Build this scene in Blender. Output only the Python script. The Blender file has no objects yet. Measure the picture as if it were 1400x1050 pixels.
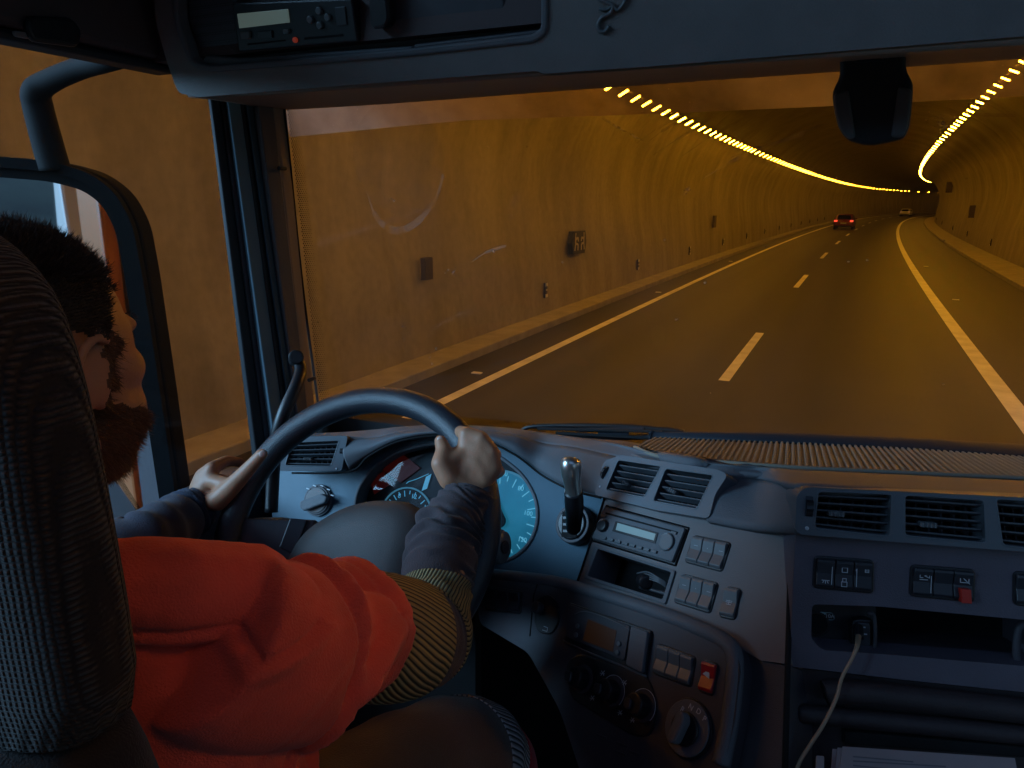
import bpy, bmesh, math, random
from mathutils import Vector, Matrix, noise
from mathutils.geometry import tessellate_polygon
sc = bpy.context.scene
R = math.radians
random.seed(7)
# ------------------------------------------------------------------ camera, world, sun, exposure
H = 2.6                                    # eye height above the road
F = 950.0                                  # focal length in photo pixels (1400 wide)
PT, YW = math.atan(248.2 / F), R(22.39)
cam = bpy.data.cameras.new('camera'); camo = bpy.data.objects.new('camera', cam)
sc.collection.objects.link(camo); sc.camera = camo
camo.location = (0, 0, H); camo.rotation_euler = (math.pi / 2 - PT, 0, YW)
cam.sensor_width = 36; cam.lens = F / 1400 * 36; cam.clip_start = .02; cam.clip_end = 2000
w = bpy.data.worlds.new('World'); sc.world = w; w.use_nodes = True
nt = w.node_tree; nt.nodes.clear()
sky = nt.nodes.new('ShaderNodeTexSky'); sky.sky_type = 'NISHITA'; sky.sun_disc = False
sky.sun_elevation = R(34); sky.sun_rotation = R(232); sky.ozone_density = 6; sky.air_density = 1.3; sky.dust_density = .3
bg = nt.nodes.new('ShaderNodeBackground'); wo = nt.nodes.new('ShaderNodeOutputWorld')
bg.inputs[1].default_value = .15
nt.links.new(sky.outputs[0], bg.inputs[0]); nt.links.new(bg.outputs[0], wo.inputs[0])
SUN_DIR = Vector((-1.0, -.80, .42)).normalized()      # towards the bright sky outside the portal, behind and left
sl = bpy.data.lights.new('daylight', 'SUN'); sl.energy = 5.0; sl.angle = R(34); sl.color = (.30, .61, .96)
so = bpy.data.objects.new('daylight', sl); sc.collection.objects.link(so)
so.rotation_euler = SUN_DIR.to_track_quat('Z', 'Y').to_euler()
sc.view_settings.view_transform = 'Standard'; sc.view_settings.look = 'None'
sc.view_settings.exposure = 0.0; sc.view_settings.gamma = 1; sc.view_settings.use_curve_mapping = False
LAMP = 106.0                                # tunnel lamp emission
sc.cycles.use_denoising = True
try: sc.cycles.denoiser = 'OPENIMAGEDENOISE'
except Exception: pass
sc.cycles.use_light_tree = True
sc.cycles.max_bounces = 7; sc.cycles.diffuse_bounces = 3; sc.cycles.glossy_bounces = 3
sc.cycles.transparent_max_bounces = 12; sc.cycles.transmission_bounces = 4
sc.cycles.caustics_reflective = False; sc.cycles.caustics_refractive = False
sc.cycles.sample_clamp_indirect = 4.0
# ------------------------------------------------------------------ materials
MATS = {}
def mat(name, col, rough=.5, metal=0, bump=None, emit=None, spec=.5, sheen=0, var=.0, vscale=20, sss=0, coat=0):
    if name in MATS: return MATS[name]
    m = bpy.data.materials.new(name); m.use_nodes = True; MATS[name] = m
    t = m.node_tree; b = t.nodes['Principled BSDF']
    b.inputs['Base Color'].default_value = (*col, 1); b.inputs['Roughness'].default_value = rough
    b.inputs['Metallic'].default_value = metal; b.inputs['Specular IOR Level'].default_value = spec
    b.inputs['Sheen Weight'].default_value = sheen; b.inputs['Coat Weight'].default_value = coat
    if sss: b.inputs['Subsurface Weight'].default_value = sss; b.inputs['Subsurface Scale'].default_value = .004; b.inputs['Subsurface Radius'].default_value = (1, .35, .15)
    tc = t.nodes.new('ShaderNodeTexCoord')
    if var:
        n = t.nodes.new('ShaderNodeTexNoise'); n.inputs['Scale'].default_value = vscale; n.inputs['Detail'].default_value = 6
        t.links.new(tc.outputs['Object'], n.inputs['Vector'])
        r = t.nodes.new('ShaderNodeMapRange'); r.inputs[1].default_value = .3; r.inputs[2].default_value = .7
        r.inputs[3].default_value = 1 - var; r.inputs[4].default_value = 1 + var
        t.links.new(n.outputs[0], r.inputs[0])
        x = t.nodes.new('ShaderNodeVectorMath'); x.operation = 'SCALE'; x.inputs[0].default_value = col
        t.links.new(r.outputs[0], x.inputs['Scale']); t.links.new(x.outputs[0], b.inputs['Base Color'])
        r2 = t.nodes.new('ShaderNodeMapRange'); r2.inputs[3].default_value = max(.05, rough - .1); r2.inputs[4].default_value = min(1, rough + .12)
        t.links.new(n.outputs[0], r2.inputs[0]); t.links.new(r2.outputs[0], b.inputs['Roughness'])
    if bump:
        sc_, st_ = bump
        n = t.nodes.new('ShaderNodeTexNoise'); n.inputs['Scale'].default_value = sc_; n.inputs['Detail'].default_value = 3
        t.links.new(tc.outputs['Object'], n.inputs['Vector'])
        bp = t.nodes.new('ShaderNodeBump'); bp.inputs['Strength'].default_value = st_; bp.inputs['Distance'].default_value = .002
        t.links.new(n.outputs[0], bp.inputs['Height']); t.links.new(bp.outputs[0], b.inputs['Normal'])
    if emit:
        b.inputs['Emission Color'].default_value = (*emit[0], 1); b.inputs['Emission Strength'].default_value = emit[1]
    return m
DASH = mat('dash_plastic', (.165, .145, .145), .50, bump=(900, .35), var=.10, vscale=9)
FASC = mat('fascia_blue_lit', (.065, .135, .185), .45, bump=(900, .35), var=.10, vscale=9)  # bluer light on the driver side is put into this base colour
PAD = mat('pad_plastic', (.12, .125, .14), .55, bump=(700, .5), var=.12, vscale=8)
DARKP = mat('dark_plastic', (.050, .046, .056), .5, bump=(900, .3), var=.15)
BLACK = mat('black_plastic', (.012, .012, .015), .38, bump=(1200, .15))
BLACKM = mat('black_rubber', (.010, .010, .012), .75)
VOID = mat('duct_black', (.003, .003, .004), .9)
SW = mat('switch_plastic', (.030, .032, .040), .35)
SWG = mat('switch_grey', (.12, .13, .14), .4)
BEZ = mat('vent_bezel', (.11, .125, .145), .42, bump=(900, .2))
SLAT = mat('slat_plastic', (.075, .085, .10), .35)
SYM = mat('symbol_white', (.55, .58, .62), .5)
REDB = mat('red_switch', (.45, .015, .02), .35)
HEAD = mat('headliner_plastic', (.19, .175, .17), .55, bump=(500, .4), var=.08)
HEADB = mat('header_trim', (.30, .22, .17), .6, bump=(300, .3))
TRIMB = mat('dark_brown_trim', (.085, .055, .055), .7, bump=(300, .3))
SILVER = mat('satin_silver', (.55, .53, .50), .28, metal=.9)
LEATHER = mat('rim_leather', (.022, .026, .034), .33, bump=(600, .5), coat=.0)
# ------------------------------------------------------------------ camera geometry helpers (only used to measure places)
CT, ST, CY, SY = math.cos(PT), math.sin(PT), math.cos(YW), math.sin(YW)
CAM = Vector((0, 0, H))
def ray(px, py):
    x, y, z = (px - 700) / F, (525 - py) / F, 1.0
    u = y * CT - z * ST; ww = y * ST + z * CT
    return Vector((x * CY - ww * SY, x * SY + ww * CY, u))
def cd(px, py, D): return CAM + ray(px, py) * D
def aY(px, py, Y): r = ray(px, py); return CAM + r * (Y / r.y)
def aX(px, py, X): r = ray(px, py); return CAM + r * (X / r.x)
def aZ(px, py, Z): r = ray(px, py); return CAM + r * ((Z - H) / r.z)
def V(x, y, z): return Vector((x, y, z + H))       # cab coordinates: origin at the eye
class Plane:
    def __init__(s, o, n):
        s.o = Vector(o); s.n = Vector(n).normalized()
        s.u = Vector((0, 0, 1)).cross(s.n) * -1
        if s.u.length < .1: s.u = Vector((1, 0, 0))
        s.u.normalize(); s.u = -s.u if s.u.x < 0 else s.u
        s.v = s.u.cross(-s.n).normalized() * -1
        if s.v.z < 0: s.v = -s.v
    def at(s, px, py, off=0):
        r = ray(px, py); t = (s.o + s.n * off - CAM).dot(s.n) / r.dot(s.n)
        return CAM + r * t
    def uv(s, p): d = p - s.o; return (d.dot(s.u), d.dot(s.v))
    def w(s, a, b, off=0): return s.o + s.u * a + s.v * b + s.n * off
def mkplane(o, phi, tau):      # phi: right end swings forward; tau: top leans away
    nh = Vector((math.sin(R(phi)), -math.cos(R(phi)), 0))
    return Plane(o, nh * math.cos(R(tau)) + Vector((0, 0, 1)) * math.sin(R(tau)))
# ------------------------------------------------------------------ mesh helpers
COL = sc.collection
def link(name, me, m=None, parent=None, smooth=False):
    o = bpy.data.objects.new(name, me); COL.objects.link(o)
    if m is not None:
        for k in (m if isinstance(m, (list, tuple)) else [m]): me.materials.append(k)
    if smooth:
        for p in me.polygons: p.use_smooth = True
    if parent is not None: o.parent = parent
    return o
def fin(name, bm, m=None, parent=None, smooth=False, bevel=0, seg=2, sub=0, recalc=True):
    if recalc: bmesh.ops.recalc_face_normals(bm, faces=bm.faces)
    me = bpy.data.meshes.new(name); bm.to_mesh(me); bm.free()
    o = link(name, me, m, parent, smooth)
    if parent is not None and parent.matrix_world != Matrix.Identity(4): pass
    if bevel:
        b = o.modifiers.new('b', 'BEVEL'); b.width = bevel; b.segments = seg; b.limit_method = 'ANGLE'; b.angle_limit = R(40)
    if sub:
        b = o.modifiers.new('s', 'SUBSURF'); b.levels = sub; b.render_levels = sub
    return o
def thing(name, label, cat, loc, group=None):
    o = bpy.data.objects.new(name, None); COL.objects.link(o); o.location = loc
    o['label'] = label; o['category'] = cat
    if group: o['group'] = group
    return o
def tag(o, label, cat, group=None):
    o['label'] = label; o['category'] = cat
    if group: o['group'] = group
    return o
def hexa(bm, p):    # p: 8 points, bottom 4 then top 4
    v = [bm.verts.new(q) for q in p]
    for f in ((0, 3, 2, 1), (4, 5, 6, 7), (0, 1, 5, 4), (1, 2, 6, 5), (2, 3, 7, 6), (3, 0, 4, 7)):
        bm.faces.new([v[i] for i in f])
    return v
def box(bm, c, s, M=None):
    x, y, z = s[0] / 2, s[1] / 2, s[2] / 2
    p = [Vector(q) for q in ((-x, -y, -z), (x, -y, -z), (x, y, -z), (-x, y, -z), (-x, -y, z), (x, -y, z), (x, y, z), (-x, y, z))]
    if M is not None: p = [M @ q for q in p]
    return hexa(bm, [q + Vector(c) for q in p])
def crom(P, n):     # Catmull-Rom resample of a list of tuples/vectors
    P = [Vector(p) for p in P]; out = []
    m = len(P) - 1
    for k in range(n + 1):
        t = k / n * m; i = min(int(t), m - 1); f = t - i
        a, b, c, d = P[max(i - 1, 0)], P[i], P[i + 1], P[min(i + 2, m)]
        out.append(.5 * ((2 * b) + (c - a) * f + (2 * a - 5 * b + 4 * c - d) * f * f + (3 * b - a - 3 * c + d) * f ** 3))
    return out
def tube_bm(bm, pts, rad, n=12, cap=True, flat=1.0):
    pts = [Vector(p) for p in pts]; rings = []
    N = len(pts); up = None
    for i, p in enumerate(pts):
        t = (pts[min(i + 1, N - 1)] - pts[max(i - 1, 0)]).normalized()
        if up is None:
            up = Vector((0, 0, 1)) if abs(t.z) < .9 else Vector((1, 0, 0))
        a = (up - t * up.dot(t)).normalized(); up = a; b = t.cross(a)
        r = rad[i] if isinstance(rad, (list, tuple)) else rad
        rings.append([bm.verts.new(p + (a * math.cos(2 * math.pi * k / n) + b * math.sin(2 * math.pi * k / n) * flat) * r) for k in range(n)])
    for i in range(N - 1):
        for k in range(n):
            bm.faces.new((rings[i][k], rings[i][(k + 1) % n], rings[i + 1][(k + 1) % n], rings[i + 1][k]))
    if cap:
        bm.faces.new(rings[0][::-1]); bm.faces.new(rings[-1])
    return rings
def tube(name, pts, rad, m, parent=None, n=12, smooth=True, steps=None, flat=1.0):
    if steps:
        L = len(pts)
        if isinstance(rad, (list, tuple)):
            rr = crom([(r, 0, 0) for r in rad], steps); rad = [q.x for q in rr]
        pts = crom(pts, steps)
    bm = bmesh.new(); tube_bm(bm, pts, rad, n, True, flat)
    return fin(name, bm, m, parent, smooth)
def roundpoly(P, r, seg=4):
    """P: 2-D points, r: radius (number or list)."""
    out = []; N = len(P)
    for i in range(N):
        p0, p, p1 = Vector(P[i - 1]), Vector(P[i]), Vector(P[(i + 1) % N])
        rr = r[i] if isinstance(r, (list, tuple)) else r
        a, b = p0 - p, p1 - p; rr = min(rr, a.length * .45, b.length * .45)
        if rr <= 1e-6: out.append(tuple(p)); continue
        A, B = p + a.normalized() * rr, p + b.normalized() * rr
        for k in range(seg + 1):
            t = k / seg; out.append(tuple((1 - t) ** 2 * A + 2 * t * (1 - t) * p + t * t * B))
    return out
def poly2(pl, pxs, r=0, seg=4, grow=0):
    P = [pl.uv(pl.at(*p)) for p in pxs]
    if grow:
        c = Vector((sum(p[0] for p in P) / len(P), sum(p[1] for p in P) / len(P)))
        P = [tuple(Vector(p) + (Vector(p) - c).normalized() * grow) for p in P]
    return roundpoly(P, r, seg) if r else P
def prism_bm(bm, pl, P, a, b, mi=0):
    """solid between offsets a (back) and b (front) over outline P (plane uv)."""
    lo = [bm.verts.new(pl.w(x, y, a)) for x, y in P]; hi = [bm.verts.new(pl.w(x, y, b)) for x, y in P]
    n = len(P); fs = [bm.faces.new(hi), bm.faces.new(lo[::-1])]
    for i in range(n): fs.append(bm.faces.new((lo[i], lo[(i + 1) % n], hi[(i + 1) % n], hi[i])))
    for f in fs: f.material_index = mi
def slab(name, pl, pxs, a, b, m, parent, r=0, bevel=.0012, seg=4, bseg=2, grow=0):
    bm = bmesh.new(); prism_bm(bm, pl, poly2(pl, pxs, r, seg, grow), a, b)
    return fin(name, bm, m, parent, bevel=bevel, seg=bseg)
def disc(name, pl, c, rad, a, b, m, parent, n=28, bevel=.0012, taper=1.0, sq=1.0):
    cu, cv = pl.uv(pl.at(*c)); bm = bmesh.new()
    lo = []; hi = []
    for k in range(n):
        t = 2 * math.pi * k / n; x, y = math.cos(t) * rad, math.sin(t) * rad * sq
        lo.append(bm.verts.new(pl.w(cu + x, cv + y, a))); hi.append(bm.verts.new(pl.w(cu + x * taper, cv + y * taper, b)))
    bm.faces.new(hi); bm.faces.new(lo[::-1])
    for k in range(n): bm.faces.new((lo[k], lo[(k + 1) % n], hi[(k + 1) % n], hi[k]))
    return fin(name, bm, m, parent, bevel=bevel)
def panel(name, pl, outer, holes, front, depth, m, parent, r=0, hr=0, bevel=0):
    """a board with openings: front face at offset `front`, `depth` thick."""
    loops = [poly2(pl, outer, r)] if not isinstance(outer, dict) else [outer['P']]
    for i, h in enumerate(holes): loops.append(h['P'] if isinstance(h, dict) else poly2(pl, h, hr))
    bm = bmesh.new(); flat = []; 
    for L in loops: flat += [bm.verts.new(pl.w(x, y, front)) for x, y in L]
    tris = tessellate_polygon([[Vector((x, y, 0)) for x, y in L] for L in loops])
    for t in tris:
        try: bm.faces.new([flat[i] for i in t])
        except ValueError: pass
    i0 = 0
    for L in loops:
        n = len(L); mid = [bm.verts.new(pl.w(x, y, front - depth)) for x, y in L]
        for k in range(n):
            bm.faces.new((flat[i0 + k], flat[i0 + (k + 1) % n], mid[(k + 1) % n], mid[k]))
        i0 += n
    return fin(name, bm, m, parent, bevel=bevel)
def ring(name, pl, P_out, P_in, a, b, m, parent, bevel=.0008):
    """frame between two outlines with the same number of points."""
    bm = bmesh.new(); n = len(P_out)
    q = [[bm.verts.new(pl.w(x, y, z)) for x, y in P] for P, z in ((P_out, a), (P_out, b), (P_in, b), (P_in, a))]
    for j in range(4):
        A, B = q[j], q[(j + 1) % 4]
        for k in range(n): bm.faces.new((A[k], A[(k + 1) % n], B[(k + 1) % n], B[k]))
    return fin(name, bm, m, parent, bevel=bevel)
def shrink(P, d):
    n = len(P); out = []
    area = sum(P[i - 1][0] * P[i][1] - P[i][0] * P[i - 1][1] for i in range(n)); s = 1 if area > 0 else -1
    for i in range(n):
        a, b, c = Vector(P[i - 1]), Vector(P[i]), Vector(P[(i + 1) % n])
        e1, e2 = (b - a), (c - b)
        e1 = e1.normalized() if e1.length > 1e-9 else e2.normalized(); e2 = e2.normalized() if e2.length > 1e-9 else e1
        n1, n2 = Vector((-e1.y, e1.x)) * s, Vector((-e2.y, e2.x)) * s
        k = n1 + n2; k = k.normalized() if k.length > 1e-6 else n1
        out.append(tuple(b + k * (d / max(.5, k.dot(n1)))))
    return out
def loft(name, rows, nu, nv, m, parent, thick=.01, smooth=True):
    """smooth surface through rows of world points (rows near to far)."""
    R_ = [crom(r, nu) for r in rows]
    cols = [crom([R_[j][i] for j in range(len(rows))], nv) for i in range(nu + 1)]
    bm = bmesh.new(); g = [[bm.verts.new(cols[i][j]) for j in range(nv + 1)] for i in range(nu + 1)]
    for i in range(nu):
        for j in range(nv): bm.faces.new((g[i][j], g[i + 1][j], g[i + 1][j + 1], g[i][j + 1]))
    o = fin(name, bm, m, parent, smooth, recalc=False)
    if thick:
        s = o.modifiers.new('t', 'SOLIDIFY'); s.thickness = thick; s.offset = -1
    return o
def text(name, s, pl, c, size, m, parent, off=.0005, rot=0, ext=.0003):
    cu = bpy.data.curves.new(name, 'FONT'); cu.body = s; cu.size = size; cu.extrude = ext; cu.align_x = 'CENTER'; cu.align_y = 'CENTER'
    t = bpy.data.objects.new(name, cu)
    me = bpy.data.meshes.new_from_object(t); bpy.data.objects.remove(t)
    p = pl.at(*c, off)
    M = Matrix((( *pl.u, 0), (*pl.v, 0), (*pl.n, 0), (0, 0, 0, 1))).transposed()
    M = Matrix.Translation(p) @ M @ Matrix.Rotation(rot, 4, 'Z'); me.transform(M)
    return link(name, me, m, parent)
def strokes(name, pl, segs, wd, m, parent, off=.0003, h=.0006):
    """flat printed mark made of thin raised bars, segs in px pairs."""
    bm = bmesh.new()
    for (a, b) in segs:
        A, B = Vector(pl.uv(pl.at(*a))), Vector(pl.uv(pl.at(*b))); d = B - A
        if d.length < 1e-7: continue
        d.normalize(); n = Vector((-d.y, d.x)) * wd / 2; A = A - d * wd / 2; B = B + d * wd / 2
        prism_bm(bm, pl, [tuple(A - n), tuple(B - n), tuple(B + n), tuple(A + n)], off, off + h)
    return fin(name, bm, m, parent)
def lerp(a, b, t): return a + (b - a) * t
def quadpt(Q, u, v):   # Q: TL TR BR BL px
    a = Vector(Q[0]).lerp(Vector(Q[1]), u); b = Vector(Q[3]).lerp(Vector(Q[2]), u); return tuple(a.lerp(b, v))
# ================================================================== THE TUNNEL AND ROAD
RB, RC, RD = .0499, .000367, 5e-6
def pos(off, Y, z=0.0):       # point at lateral offset from the road's reference curve
    e = max(0, Y - 95); s = RB + 2 * RC * Y + 3 * RD * e * e; k = 1 / math.hypot(1, s)
    return Vector((RB * Y + RC * Y * Y + RD * e ** 3 + off * k, Y - off * s * k, z))
def heading(Y): return -math.atan(RB + 2 * RC * Y + 3 * RD * max(0, Y - 95) ** 2)
def nodes(m): return m.node_tree, m.node_tree.nodes, m.node_tree.links
def concrete():
    m = bpy.data.materials.new('tunnel_concrete'); m.use_nodes = True; t, N, L = nodes(m); b = N['Principled BSDF']
    tc = N.new('ShaderNodeTexCoord'); mp = N.new('ShaderNodeMapping'); mp.inputs['Scale'].default_value = (1, 1, .22)
    L.new(tc.outputs['Object'], mp.inputs[0])
    n1 = N.new('ShaderNodeTexNoise'); n1.inputs['Scale'].default_value = 1.1; n1.inputs['Detail'].default_value = 7; n1.inputs['Roughness'].default_value = .62
    n2 = N.new('ShaderNodeTexNoise'); n2.inputs['Scale'].default_value = 7; n2.inputs['Detail'].default_value = 8
    L.new(mp.outputs[0], n1.inputs[0]); L.new(tc.outputs['Object'], n2.inputs[0])
    r = N.new('ShaderNodeValToRGB'); r.color_ramp.elements[0].position = .33; r.color_ramp.elements[0].color = (.205, .18, .135, 1)
    r.color_ramp.elements[1].position = .66; r.color_ramp.elements[1].color = (.31, .275, .21, 1)
    L.new(n1.outputs[0], r.inputs[0])
    r2 = N.new('ShaderNodeMapRange'); r2.inputs[1].default_value = .3; r2.inputs[2].default_value = .7; r2.inputs[3].default_value = .90; r2.inputs[4].default_value = 1.07
    L.new(n2.outputs[0], r2.inputs[0])
    x = N.new('ShaderNodeVectorMath'); x.operation = 'SCALE'; L.new(r.outputs[0], x.inputs[0]); L.new(r2.outputs[0], x.inputs['Scale'])
    # vault: base colour grows darker towards the crown above the lamps
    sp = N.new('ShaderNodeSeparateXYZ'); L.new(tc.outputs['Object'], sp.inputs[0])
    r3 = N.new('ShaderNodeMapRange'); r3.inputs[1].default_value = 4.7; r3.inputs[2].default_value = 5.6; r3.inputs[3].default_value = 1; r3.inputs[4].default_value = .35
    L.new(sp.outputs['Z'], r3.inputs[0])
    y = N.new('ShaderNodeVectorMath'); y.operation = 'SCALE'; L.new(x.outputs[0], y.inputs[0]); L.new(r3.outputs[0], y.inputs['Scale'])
    L.new(y.outputs[0], b.inputs['Base Color']); b.inputs['Roughness'].default_value = .75
    bp = N.new('ShaderNodeBump'); bp.inputs['Strength'].default_value = .5; bp.inputs['Distance'].default_value = .03
    L.new(n1.outputs[0], bp.inputs['Height']); L.new(bp.outputs[0], b.inputs['Normal'])
    return m
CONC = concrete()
def asphalt():
    m = bpy.data.materials.new('asphalt'); m.use_nodes = True; t, N, L = nodes(m); b = N['Principled BSDF']
    tc = N.new('ShaderNodeTexCoord'); sp = N.new('ShaderNodeSeparateXYZ'); L.new(tc.outputs['UV'], sp.inputs[0])
    mp = N.new('ShaderNodeMapping'); mp.inputs['Scale'].default_value = (2.2, .05, 1); L.new(tc.outputs['UV'], mp.inputs[0])
    n1 = N.new('ShaderNodeTexNoise'); n1.inputs['Scale'].default_value = 1; n1.inputs['Detail'].default_value = 6; L.new(mp.outputs[0], n1.inputs[0])
    n2 = N.new('ShaderNodeTexNoise'); n2.inputs['Scale'].default_value = 60; n2.inputs['Detail'].default_value = 4; L.new(tc.outputs['Object'], n2.inputs[0])
    r = N.new('ShaderNodeValToRGB'); r.color_ramp.elements[0].position = .3; r.color_ramp.elements[0].color = (.016, .014, .013, 1)
    r.color_ramp.elements[1].position = .72; r.color_ramp.elements[1].color = (.050, .043, .037, 1); L.new(n1.outputs[0], r.inputs[0])
    wv = N.new('ShaderNodeMath'); wv.operation = 'MULTIPLY_ADD'; wv.inputs[1].default_value = 2 * math.pi / 1.72; wv.inputs[2].default_value = .55; L.new(sp.outputs[0], wv.inputs[0])
    cs = N.new('ShaderNodeMath'); cs.operation = 'COSINE'; L.new(wv.outputs[0], cs.inputs[0])
    mr = N.new('ShaderNodeMapRange'); mr.inputs[1].default_value = -.2; mr.inputs[2].default_value = 1; mr.inputs[3].default_value = 1.12; mr.inputs[4].default_value = .68; L.new(cs.outputs[0], mr.inputs[0])
    n3 = N.new('ShaderNodeTexNoise'); n3.inputs['Scale'].default_value = 380; n3.inputs['Detail'].default_value = 2; L.new(tc.outputs['Object'], n3.inputs[0])
    m3 = N.new('ShaderNodeMapRange'); m3.inputs[1].default_value = .35; m3.inputs[2].default_value = .68; m3.inputs[3].default_value = .65; m3.inputs[4].default_value = 1.5; L.new(n3.outputs[0], m3.inputs[0])
    pm = N.new('ShaderNodeMath'); pm.operation = 'MULTIPLY'; L.new(mr.outputs[0], pm.inputs[0]); L.new(m3.outputs[0], pm.inputs[1])
    sx = N.new('ShaderNodeVectorMath'); sx.operation = 'SCALE'; L.new(r.outputs[0], sx.inputs[0]); L.new(pm.outputs[0], sx.inputs['Scale']); L.new(sx.outputs[0], b.inputs['Base Color'])
    q = N.new('ShaderNodeMapRange'); q.inputs[3].default_value = .5; q.inputs[4].default_value = .72; L.new(n1.outputs[0], q.inputs[0]); L.new(q.outputs[0], b.inputs['Roughness'])
    bp = N.new('ShaderNodeBump'); bp.inputs['Strength'].default_value = .6; bp.inputs['Distance'].default_value = .006
    L.new(n2.outputs[0], bp.inputs['Height']); L.new(bp.outputs[0], b.inputs['Normal'])
    return m
ASPH = asphalt()
def strip_bm(bm, o0, o1, y0, y1, z, step=2.5, uv=None):
    n = max(1, int((y1 - y0) / step)); prev = None
    for i in range(n + 1):
        Y = y0 + (y1 - y0) * i / n; a, b = bm.verts.new(pos(o0, Y, z)), bm.verts.new(pos(o1, Y, z))
        if prev:
            f = bm.faces.new((prev[0], prev[1], b, a))
            if uv:
                for lp, (uu, vv) in zip(f.loops, ((o0, prev[2]), (o1, prev[2]), (o1, Y), (o0, Y))): lp[uv].uv = (uu, vv)
        prev = (a, b, Y)
bm = bmesh.new(); uvl = bm.loops.layers.uv.new('uv'); strip_bm(bm, -5.6, 4.76, -60, 330, 0, 2.5, uvl)
road = fin('road', bm, ASPH); road['kind'] = 'structure'
def ymat(name, col, rough): return mat(name, col, rough, var=.18, vscale=3, bump=(60, .4))
PAINT = ymat('road_paint', (.82, .80, .78), .55); KERB = ymat('kerb_concrete', (.30, .27, .22), .75)
for nm, o0, o1 in (('edge_line', -4.80, -4.62), ('edge_line', 2.07, 2.31)):
    bm = bmesh.new(); strip_bm(bm, o0, o1, -40, 300, .004); fin(nm, bm, PAINT, road)
for k in range(-1, 20):
    y0 = 10.5 + 13.15 * k; bm = bmesh.new(); strip_bm(bm, -1.56, -1.40, y0, y0 + 4.4, .004, 1.5)
    fin('lane_dash', bm, PAINT, road)
STUD = mat('road_stud_white', (.75, .72, .65), .4)
for o_, y_ in ((-5.05, 9.3), (-5.05, 20.5), (-5.05, 33), (2.72, 11.2), (2.72, 22.5), (2.72, 34)):
    bm = bmesh.new(); p = pos(o_, y_, .012); box(bm, p, (.16, .09, .018)); fin('road_stud', bm, STUD, road, bevel=.004)
# raised walkways beside the walls
for nm, o0, o1 in (('walkway_left', -6.35, -5.6), ('walkway_right', 4.76, 6.15)):
    bm = bmesh.new(); n = 150
    prev = None
    inner = o1 if o1 < 0 else o0
    for i in range(n + 1):
        Y = -1.2 + 301 * i / n
        v = [bm.verts.new(pos(o, Y, z)) for o, z in ((o0, -.05), (o0, .14), (o1, .14), (o1, -.05))]
        if prev:
            for k in range(3): bm.faces.new((prev[k], prev[k + 1], v[k + 1], v[k]))
        prev = v
    o = fin(nm, bm, KERB, bevel=.02); o['kind'] = 'structure'
# the lining: one segment between every pair of recessed joints
tunnel = thing('tunnel', 'concrete road tunnel of ribbed lining segments curving away to the right', 'tunnel', (0, 0, 0))
def profile(jit):
    P = [(-6.17, .10), (-6.205, .55), (-6.245, .98)]
    c, a = -.12, 6.36
    P += [(-6.30, 1.4), (-6.42, 2.1), (-6.48, 2.8)]
    for k in range(1, 24):
        t = math.pi * (1 - k / 24); P.append((c + a * math.cos(t), 2.8 + 4.5 * math.sin(t) ** .92))
    P += [(6.24, 2.8), (6.18, 2.1), (6.06, 1.4), (6.005, .98), (5.965, .55), (5.93, .10)]
    return P
JL = 5.0
def seg_len_y(): 
    y = -1.0; out = []
    while y < 330: out.append((y, y + JL)); y += JL
    return out
for k, (y0, y1) in enumerate(seg_len_y()):
    bm = bmesh.new(); P = profile(0); rows = []
    js = random.Random(k); jo = js.uniform(-.003, .003)
    ph = js.uniform(0, 6)
    for f, rec in ((0, .012), (.03, 0), (.06, 0), (.16, 0), (.33, 0), (.5, 0), (.67, 0), (.84, 0), (.94, 0), (.97, 0), (1, .012)):
        Y = lerp(y0, y1, f); row = []
        for i, (o, z) in enumerate(P):
            n_ = Vector((o + .12, (z - 2.8) * (1.3 if z > 2.8 else 0))).normalized()
            bulge = .075 * math.sin(ph + f * 5 + z * 1.1 + o) * (1 if z > 1 else 0) * math.sin(math.pi * f)
            d = rec + jo * math.sin(math.pi * f) + bulge
            row.append(bm.verts.new(pos(o + n_.x * d, Y, z + n_.y * d)))
        rows.append(row)
    for a, b in zip(rows, rows[1:]):
        for i in range(len(P) - 1): bm.faces.new((a[i], a[i + 1], b[i + 1], b[i]))
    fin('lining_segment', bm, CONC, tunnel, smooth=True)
# portal wall that frames the entrance behind the truck
bm = bmesh.new(); P = profile(0); inn = []; out = []
for o, z in P:
    n_ = Vector((o + .12, z + .5)).normalized(); inn.append(pos(o - .0 + n_.x * .06, -1.05, z + n_.y * .06)); out.append(pos(o + n_.x * 1.1, -1.05, z + n_.y * 1.1))
vi = [bm.verts.new(p) for p in inn]; vo = [bm.verts.new(p) for p in out]; vb = [bm.verts.new(p + Vector((0, .5, 0))) for p in out]
for i in range(len(P) - 1):
    bm.faces.new((vi[i], vi[i + 1], vo[i + 1], vo[i])); bm.faces.new((vo[i], vo[i + 1], vb[i + 1], vb[i]))
fin('portal_ring', bm, KERB, tunnel)
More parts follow.
